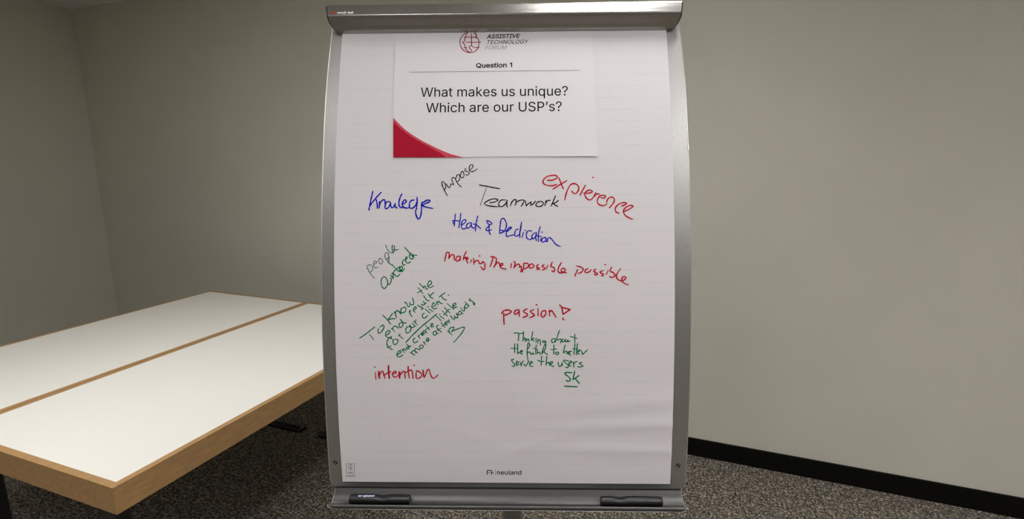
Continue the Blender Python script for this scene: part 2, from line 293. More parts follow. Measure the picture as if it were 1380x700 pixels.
# glyph outlines for the printed lettering: character: (advance, outlines), capitals 254 tall
GLYPHS = {
    ' ': (94, []),
    '1': (227, ['138,254 138,0 106,0 106,219 43,179 43,211 99,254']),
    '?': (179, ['66,76 66,80 66,90 67,100 69,108 71,115 73,121 76,126 80,131 84,135 104,149 110,153 115,157 119,162 123,167 127,172 129,178 130,185 131,192 130,198 129,203 128,208 125,213 122,217 119,220 115,223 110,226 105,228 100,230 95,230 89,231 83,231 78,230 73,228 69,226 64,224 60,221 56,217 53,213 50,208 48,202 47,196 46,189 14,189 15,200 17,209 20,218 24,226 30,233 36,240 43,245 51,250 60,253 69,256 79,257 89,258 100,257 110,256 119,253 127,249 135,245 142,239 148,233 153,226 157,218 160,209 161,200 162,191 161,181 160,172 157,163 153,156 148,148 142,142 135,136 127,130 110,118 106,114 104,111 102,107 100,103 98,98 98,93 97,86 97,79 97,76', '82,-2 77,-2 73,-1 69,2 66,4 63,8 61,12 59,16 59,20 59,25 61,29 63,33 66,37 69,39 73,42 77,43 82,43 86,43 91,42 94,39 98,37 101,33 103,29 104,25 105,20 104,16 103,12 101,8 98,4 94,2 91,-1 86,-2']),
    'A': (240, ['8,0 101,254 138,254 231,0 198,0 144,151 120,230 95,151 43,0', '55,71 55,99 185,99 185,71']),
    'C': (255, ['134,-3 118,-2 103,1 88,6 75,12 63,21 52,32 43,44 35,58 28,73 24,90 21,108 20,127 21,146 24,165 28,181 35,197 43,210 52,223 63,233 75,242 88,249 103,254 118,257 134,258 143,257 152,256 161,255 170,252 178,249 186,245 194,241 201,236 208,230 214,224 219,217 224,209 228,201 232,193 234,184 236,174 204,174 202,180 200,186 198,192 195,197 191,202 187,206 183,211 179,214 174,217 169,220 163,223 158,224 152,226 146,227 140,228 134,228 122,227 111,225 101,221 92,216 83,210 75,202 68,192 62,182 58,170 54,157 52,143 52,127 52,111 54,97 58,84 63,72 68,62 75,53 83,45 92,38 101,33 112,29 122,27 134,26 140,27 146,27 152,28 158,30 163,32 169,34 174,37 179,40 183,44 187,48 191,52 195,57 198,62 200,68 202,74 204,80 236,80 234,71 232,62 228,53 224,45 219,38 214,31 208,25 201,19 194,14 187,9 179,5 170,2 162,0 153,-2 143,-3']),
    'E': (209, ['30,0 30,254 186,254 186,226 62,226 62,143 178,143 178,114 62,114 62,29 188,29 188,0']),
    'F': (205, ['30,0 30,254 185,254 185,226 62,226 62,139 173,139 173,111 62,111 62,0']),
    'G': (260, ['134,-3 118,-2 102,1 88,6 75,13 63,21 52,32 42,44 35,58 28,73 24,90 21,108 20,127 21,146 24,165 28,181 35,197 42,210 52,223 62,233 74,242 88,249 102,254 117,257 132,258 142,257 152,256 161,254 170,252 179,248 187,245 194,240 202,235 208,229 214,222 220,216 225,208 229,200 232,192 235,183 237,174 204,174 202,180 199,186 197,191 194,197 190,201 186,206 182,210 178,213 173,217 168,220 163,222 158,224 152,226 146,227 139,228 133,228 122,227 111,225 101,221 92,216 83,210 75,202 68,193 62,182 58,170 54,157 52,143 52,127 52,111 54,97 58,84 63,72 68,62 75,53 83,45 92,38 102,33 112,29 123,27 134,26 145,27 155,29 164,32 172,36 180,41 187,47 193,54 198,62 202,70 205,80 207,90 207,101 217,100 141,100 141,128 239,128 239,100 238,85 236,71 231,58 225,45 218,34 209,25 199,16 188,9 176,4 163,0 149,-3']),
    'H': (258, ['30,0 30,254 62,254 62,144 196,144 196,254 228,254 228,0 196,0 196,116 62,116 62,0']),
    'I': (150, ['16,0 16,29 59,29 59,226 16,226 16,254 135,254 135,226 91,226 91,29 135,29 135,0']),
    'L': (196, ['30,0 30,254 62,254 62,29 181,29 181,0']),
    'M': (314, ['30,0 30,254 76,254 139,94 157,34 176,94 238,254 284,254 284,0 252,0 252,222 228,145 171,0 143,0 85,145 61,218 61,0']),
    'N': (262, ['30,0 30,254 68,254 172,91 199,44 199,254 232,254 232,0 193,0 62,208 62,0']),
    'O': (267, ['133,-3 118,-2 103,1 88,6 75,12 63,21 52,32 43,44 35,58 28,73 24,90 21,108 20,127 21,146 24,165 28,181 35,197 43,210 52,223 63,233 75,242 88,249 103,254 118,257 133,258 149,257 164,254 179,249 192,242 204,233 215,223 224,210 232,197 238,181 243,165 246,146 247,127 246,108 243,90 238,73 232,58 224,44 215,32 204,21 192,12 179,6 164,1 149,-2', '133,26 145,27 155,29 165,33 175,38 184,44 191,52 198,61 204,72 209,84 212,97 214,111 215,127 214,143 212,157 209,170 204,182 198,193 191,202 184,210 175,216 165,221 155,225 145,227 133,228 122,227 112,225 102,221 92,216 83,210 75,202 69,193 63,182 58,170 54,157 52,143 52,127 52,111 54,97 58,84 63,72 69,62 75,52 83,45 92,38 102,33 112,29 122,27']),
    'P': (222, ['30,0 30,254 118,254 132,254 144,252 156,248 166,244 175,238 183,231 190,223 195,215 199,205 202,195 204,185 204,174 204,163 202,152 199,142 195,133 190,124 183,116 175,109 166,104 156,99 144,96 132,94 118,93 62,93 62,0', '62,121 116,121 126,122 134,123 142,125 149,128 154,132 159,136 163,141 167,147 169,153 171,160 172,166 172,174 172,181 171,188 169,195 167,201 163,206 159,211 154,216 148,219 142,222 134,224 126,226 116,226 62,226']),
    'Q': (267, ['123,80 156,80 185,42 192,32 234,-24 200,-24 173,13 166,23', '133,-3 118,-2 103,1 88,6 75,12 63,21 52,32 43,44 35,58 28,73 24,90 21,108 20,127 21,146 24,165 28,181 35,197 43,210 52,223 63,233 75,242 88,249 103,254 118,257 133,258 149,257 164,254 179,249 192,242 204,233 215,223 224,210 232,197 238,181 243,165 246,146 247,127 246,108 243,90 238,73 232,58 224,44 215,32 204,21 192,12 179,6 164,1 149,-2', '133,26 145,27 155,29 165,33 175,38 184,44 191,52 198,61 204,72 209,84 212,97 214,111 215,127 214,143 212,157 209,170 204,182 198,193 191,202 184,210 175,216 165,221 155,225 145,227 133,228 122,227 112,225 102,221 92,216 83,210 75,202 69,193 63,182 58,170 54,157 52,143 52,127 52,111 54,97 58,84 63,72 69,62 75,52 83,45 92,38 102,33 112,29 122,27']),
    'R': (224, ['30,0 30,254 118,254 132,254 145,252 156,249 167,244 176,239 183,232 190,225 195,217 199,207 202,198 204,187 205,176 204,165 202,154 199,145 195,136 190,127 183,120 175,114 166,109 156,104 145,101 132,99 118,99 62,99 62,0', '62,128 117,128 126,128 135,129 142,131 149,133 155,137 160,141 164,145 167,150 169,156 171,162 172,169 173,176 172,183 171,190 169,197 167,202 164,208 159,212 155,216 149,220 142,223 134,224 126,226 116,226 62,226', '177,0 115,115 151,115 214,0']),
    'S': (223, ['112,-4 98,-4 86,-2 74,1 64,5 54,10 46,15 38,22 32,30 27,39 23,48 20,58 19,68 52,68 53,61 55,55 58,49 62,44 66,39 71,35 77,32 83,29 90,27 97,26 104,25 112,25 120,25 128,26 136,28 143,30 149,33 155,37 160,41 165,46 168,51 171,57 172,63 173,70 172,75 171,81 169,85 166,89 162,93 158,96 153,100 148,102 122,111 92,120 77,124 64,130 53,137 43,145 36,153 30,163 27,174 26,186 27,197 29,206 32,215 37,224 44,231 51,238 59,244 69,249 79,253 90,256 101,257 114,258 126,257 137,256 148,253 158,249 167,244 175,238 182,232 189,224 193,216 197,208 199,199 200,189 169,189 167,198 163,206 158,213 151,219 143,223 134,227 124,229 112,229 105,229 97,228 90,226 84,224 78,221 73,218 68,214 64,209 61,204 59,199 58,194 58,188 58,182 60,176 62,171 65,167 70,163 74,160 79,157 85,154 106,147 132,140 156,132 162,129 168,126 174,123 179,119 185,115 189,110 194,105 197,99 200,92 202,85 204,78 204,69 203,59 201,50 198,40 193,32 187,24 180,17 171,11 162,5 151,1 139,-2 126,-4']),
    'T': (224, ['16,226 16,254 208,254 208,226 128,226 128,0 96,0 96,226']),
    'U': (259, ['129,-4 115,-3 101,-1 89,3 77,8 66,14 57,22 49,30 42,40 37,51 33,62 31,74 30,87 30,254 62,254 62,89 63,80 64,72 67,64 70,57 75,50 80,44 86,38 94,34 101,30 110,28 119,26 129,26 140,26 149,28 157,30 165,34 172,38 179,44 184,50 188,57 192,64 194,72 196,80 196,89 196,254 229,254 229,87 228,74 226,62 222,51 216,40 210,30 201,22 192,14 182,8 170,3 157,-1 144,-3']),
    'V': (240, ['102,0 8,254 42,254 96,103 108,69 124,15 117,15 133,69 145,103 197,254 231,254 139,0']),
    'W': (343, ['78,0 8,254 41,254 82,98 97,22 112,98 153,254 190,254 231,98 246,22 261,98 302,254 335,254 265,0 228,0 184,161 171,228 159,161 115,0']),
    'X': (237, ['9,0 109,142 109,118 15,254 52,254 89,200 102,181 112,164 122,146 116,146 126,164 136,181 149,200 187,254 223,254 129,119 129,143 228,0 191,0 146,65 134,83 125,98 115,116 122,116 113,98 103,83 91,65 46,0']),
    'Y': (236, ['102,0 102,104 8,254 46,254 96,172 111,146 125,115 112,115 126,146 140,172 191,254 228,254 134,104 134,0']),
    'a': (195, ['80,-4 71,-4 63,-3 55,0 47,2 40,6 34,11 29,16 24,22 20,29 17,37 16,45 15,54 16,62 17,69 19,75 22,80 25,85 29,90 34,93 39,97 44,99 50,102 56,104 63,105 89,110 117,113 133,117 138,127 138,128 137,134 137,139 135,144 133,148 131,152 128,156 124,159 120,161 115,163 110,164 104,165 98,165 91,165 85,164 80,163 75,161 59,150 50,137 20,146 24,154 29,161 34,167 39,173 46,178 52,182 59,185 66,188 74,190 82,191 89,192 97,192 119,190 126,188 131,186 137,183 143,180 148,176 153,172 157,166 161,160 164,153 167,145 168,136 168,126 168,0 138,0 138,26 136,26 126,12 122,9 118,6 113,3 108,1 102,-2 95,-3 88,-4', '85,23 93,23 101,24 108,26 114,29 119,33 124,37 128,42 132,47 134,52 136,57 137,63 138,69 138,95 130,91 116,88 100,86 88,84 67,79 63,77 58,75 55,73 52,70 49,66 47,62 46,58 46,52 46,48 47,43 49,40 51,36 54,33 57,30 61,28 65,26 69,25 74,24 80,23']),
    'c': (198, ['104,-4 91,-3 79,-1 69,3 58,8 49,15 41,23 34,32 28,43 23,54 20,66 18,80 17,94 18,108 20,122 23,134 28,146 34,156 41,165 49,173 58,180 69,185 79,189 91,191 104,192 111,192 117,191 124,190 130,189 136,187 142,184 147,181 153,178 157,174 162,170 166,166 170,161 173,156 176,150 179,145 181,138 151,131 145,145 135,155 121,162 104,165 95,164 86,162 79,159 73,155 67,150 62,144 58,137 54,129 52,121 50,112 49,103 48,94 49,84 50,75 52,67 54,59 58,51 62,44 67,38 73,33 79,29 86,26 95,24 104,23 121,26 135,33 146,44 152,59 181,51 179,45 177,39 174,33 171,28 167,23 163,19 158,14 153,11 148,7 142,4 136,2 130,0 124,-2 117,-3 111,-4']),
    'd': (212, ['98,-4 86,-3 75,-1 65,3 56,8 47,15 40,23 33,32 27,42 23,54 20,66 18,80 17,94 18,109 20,122 23,135 27,146 33,157 40,166 47,174 56,180 65,185 75,189 86,191 98,192 106,192 114,191 121,189 126,186 132,183 136,180 140,177 144,173 153,160 155,160 155,254 186,254 186,0 156,0 156,29 153,29 143,16 140,12 136,8 131,5 126,2 120,-1 114,-3 106,-4', '102,23 111,24 118,26 125,28 132,32 137,37 142,43 146,50 150,58 152,66 154,75 155,84 156,95 155,105 154,114 152,123 150,131 146,139 142,145 137,151 132,156 125,160 118,163 111,164 102,165 94,164 86,163 79,160 72,156 67,151 62,145 58,138 54,131 52,122 50,114 49,104 48,95 49,85 50,75 52,67 54,58 58,51 62,44 67,38 73,33 79,29 86,26 94,24']),
    'e': (202, ['106,-4 93,-3 80,-1 69,3 58,8 49,15 41,23 34,32 28,42 23,54 20,66 18,79 17,93 18,108 20,121 23,133 28,145 33,155 40,165 48,173 58,180 68,185 78,189 90,191 103,192 110,192 118,191 125,189 133,187 140,184 147,180 153,176 160,170 165,164 170,157 175,150 179,141 182,131 184,121 185,109 186,97 186,85 48,85 48,79 50,69 52,61 55,53 59,46 64,40 69,35 76,31 82,27 90,25 98,24 106,23 112,23 117,24 122,25 127,26 131,28 135,31 139,33 143,36 146,40 149,44 151,48 153,53 182,45 180,38 177,32 172,25 168,20 162,14 156,10 149,6 141,2 133,-1 125,-3 116,-4', '48,110 154,110 153,119 151,127 149,134 146,141 141,147 137,152 131,157 125,160 118,163 111,165 103,165 94,165 87,163 80,160 73,157 67,152 62,147 58,141 54,135 52,128 50,121 48,113']),
    'h': (205, ['57,113 57,0 26,0 26,254 57,254 57,156 62,166 68,175 76,181 84,186 94,189 103,192 114,192 123,192 132,190 140,188 148,184 154,180 161,174 166,168 170,160 174,152 177,142 178,132 179,120 179,0 148,0 148,118 147,128 145,137 142,145 136,152 130,158 123,161 114,164 105,165 98,164 92,163 86,161 80,159 75,155 71,151 67,147 63,141 60,135 58,129 57,121']),
    'i': (83, ['26,0 26,190 57,190 57,0', '42,221 38,222 34,223 30,225 27,227 24,230 22,234 21,238 21,242 21,246 22,249 24,253 27,256 30,259 34,260 38,261 42,262 46,261 50,260 54,259 57,256 60,253 62,249 63,246 63,242 63,238 62,234 60,230 57,227 54,225 50,223 46,222']),
    'k': (190, ['55,68 55,106 60,106 142,190 180,190 92,100 89,100', '26,0 26,254 57,254 57,0', '147,0 74,93 96,114 186,0']),
    'l': (95, ['70,-1 59,0 50,2 43,5 37,10 32,16 29,24 27,32 26,42 26,254 57,254 57,49 57,43 58,38 59,34 60,31 62,29 65,27 69,26 73,26 80,26 85,27 90,1 81,0']),
    'm': (305, ['26,0 26,190 56,190 56,157 59,162 62,168 66,173 71,178 75,182 81,185 86,188 92,190 98,192 104,193 110,193 120,192 129,190 137,186 144,180 150,174 154,166 158,157 158,152 161,160 164,166 169,172 173,176 178,181 184,184 190,187 197,190 204,192 211,193 218,193 226,193 234,191 242,189 249,186 255,182 261,177 266,171 270,164 274,156 276,148 278,138 278,128 278,0 248,0 248,127 247,136 245,145 241,151 236,156 230,160 224,163 217,165 209,165 203,165 197,164 192,162 187,160 183,157 179,153 175,150 173,145 170,140 169,135 168,129 168,124 168,0 137,0 137,130 136,137 134,144 131,150 126,156 121,160 115,163 107,165 100,165 94,165 89,164 84,162 79,160 74,157 70,154 66,149 63,145 60,139 58,133 57,126 57,119 57,0']),
    'n': (205, ['57,113 57,0 26,0 26,190 56,190 56,156 62,166 68,175 76,181 84,186 94,189 103,192 114,192 123,192 132,190 140,188 147,184 154,180 160,174 166,168 170,160 174,152 176,142 178,132 179,120 179,0 148,0 148,118 147,128 145,137 142,145 136,152 130,158 123,161 114,164 105,165 98,164 92,163 86,161 80,159 75,155 71,151 67,147 63,141 60,135 58,129 57,121']),
    'o': (208, ['104,-4 91,-3 79,-1 69,3 58,8 49,15 41,23 34,32 28,43 23,54 20,66 18,80 17,94 18,108 20,122 23,134 28,146 34,156 41,165 49,173 58,180 69,185 79,189 91,191 104,192 116,191 128,189 139,185 149,180 159,173 167,165 174,156 180,146 184,134 188,122 190,108 191,94 190,80 188,66 184,54 180,43 174,32 167,23 159,15 149,8 139,3 128,-1 116,-3', '104,23 113,24 121,26 129,29 135,33 141,38 146,44 150,51 154,59 156,67 158,75 159,84 160,94 159,103 158,112 156,121 154,129 150,137 146,144 141,150 135,155 129,159 121,162 113,164 104,165 95,164 86,162 79,159 73,155 67,150 62,144 58,137 54,129 52,121 50,112 49,103 48,94 49,84 50,75 52,67 54,59 58,51 62,44 67,38 73,33 79,29 86,26 95,24']),
    'p': (212, ['26,-71 26,190 56,190 56,160 59,160 69,173 72,177 76,180 81,183 86,186 92,189 98,191 106,192 115,192 126,191 137,189 147,185 156,180 165,174 173,166 179,157 185,146 189,135 193,122 194,109 195,94 194,80 193,66 189,54 185,42 179,32 173,23 165,15 157,8 147,3 137,-1 126,-3 115,-4 106,-4 99,-3 92,-1 86,2 81,5 76,8 72,12 69,16 59,29 57,29 57,-71', '110,23 119,24 126,26 133,29 140,33 145,38 150,44 154,51 158,58 161,67 163,75 164,85 164,95 164,104 163,114 161,122 158,131 155,138 150,145 146,151 140,156 134,160 126,163 119,164 110,165 102,164 94,163 87,160 81,156 75,151 70,145 66,139 62,131 60,123 58,114 57,105 56,95 57,84 58,75 60,66 63,58 66,50 70,43 75,37 81,32 87,28 94,26 102,24']),
    'q': (212, ['186,-71 155,-71 155,29 153,29 143,16 140,12 136,8 131,5 126,2 120,-1 114,-3 106,-4 98,-4 86,-3 75,-1 65,3 56,8 47,15 40,23 33,32 27,42 23,54 20,66 18,80 17,94 18,109 20,122 23,135 27,146 33,157 40,166 47,174 56,180 65,185 75,189 86,191 98,192 106,192 114,191 121,189 126,186 132,183 136,180 140,177 144,173 153,160 156,160 156,190 186,190', '102,23 111,24 118,26 125,28 132,32 137,37 142,43 146,50 150,58 152,66 154,75 155,84 156,95 155,105 154,114 152,123 150,131 146,139 142,145 137,151 132,156 125,160 118,163 111,164 102,165 94,164 86,163 79,160 72,156 67,151 62,145 58,138 54,131 52,122 50,114 49,104 48,95 49,85 50,75 52,67 54,58 58,51 62,44 67,38 73,33 79,29 86,26 94,24']),
    'r': (130, ['26,0 26,190 56,190 56,160 58,160 61,167 65,173 70,179 76,184 83,187 90,190 98,192 107,192 115,192 122,192 122,161 115,162 103,163 97,163 91,161 85,160 80,157 75,154 70,151 66,146 63,142 60,137 58,131 57,125 57,118 57,0']),
    's': (182, ['91,-4 81,-4 72,-3 64,-1 56,2 49,5 42,9 36,14 31,19 26,25 23,32 20,39 18,47 47,53 49,46 53,40 57,34 62,30 68,27 75,25 82,23 91,23 100,23 108,25 116,27 122,31 127,36 131,40 133,46 134,51 134,56 132,60 130,64 127,68 123,71 118,74 113,76 106,78 75,85 63,89 52,93 43,98 36,104 31,111 27,119 24,127 23,137 24,145 26,152 29,159 33,166 38,172 43,177 50,181 58,185 66,188 74,190 84,192 94,192 103,192 112,191 120,189 127,186 134,183 140,179 145,175 149,170 153,164 157,158 160,152 162,145 134,139 132,144 129,149 126,153 121,158 116,162 110,164 102,166 94,166 86,166 78,164 71,162 65,158 61,154 57,150 55,144 54,139 55,134 56,129 59,125 62,122 66,119 72,116 78,114 86,111 115,105 127,101 137,97 146,92 153,86 159,79 162,71 165,63 166,53 165,45 163,37 160,30 156,24 151,17 145,12 138,7 130,3 121,0 112,-2 102,-4']),
    't': (114, ['102,190 102,164 3,164 3,190', '32,236 63,236 63,49 63,43 64,38 66,34 68,31 71,28 75,26 80,25 85,25 93,26 101,27 107,1 96,-1 84,-2 73,-1 62,1 53,5 46,11 40,18 36,26 33,36 32,46']),
    'u': (205, ['91,-3 82,-2 73,-1 65,2 57,5 51,10 44,15 39,22 35,29 31,38 28,47 27,58 26,69 26,190 57,190 57,72 58,62 60,52 63,44 68,37 75,32 82,28 91,26 100,25 107,25 113,27 119,28 125,31 130,34 134,38 138,43 142,48 144,54 146,61 148,68 148,76 148,190 179,190 179,0 149,0 149,34 143,23 136,15 129,8 120,4 111,0 101,-2']),
    '’': (88, ['26,159 41,254 75,254 49,159']),
}

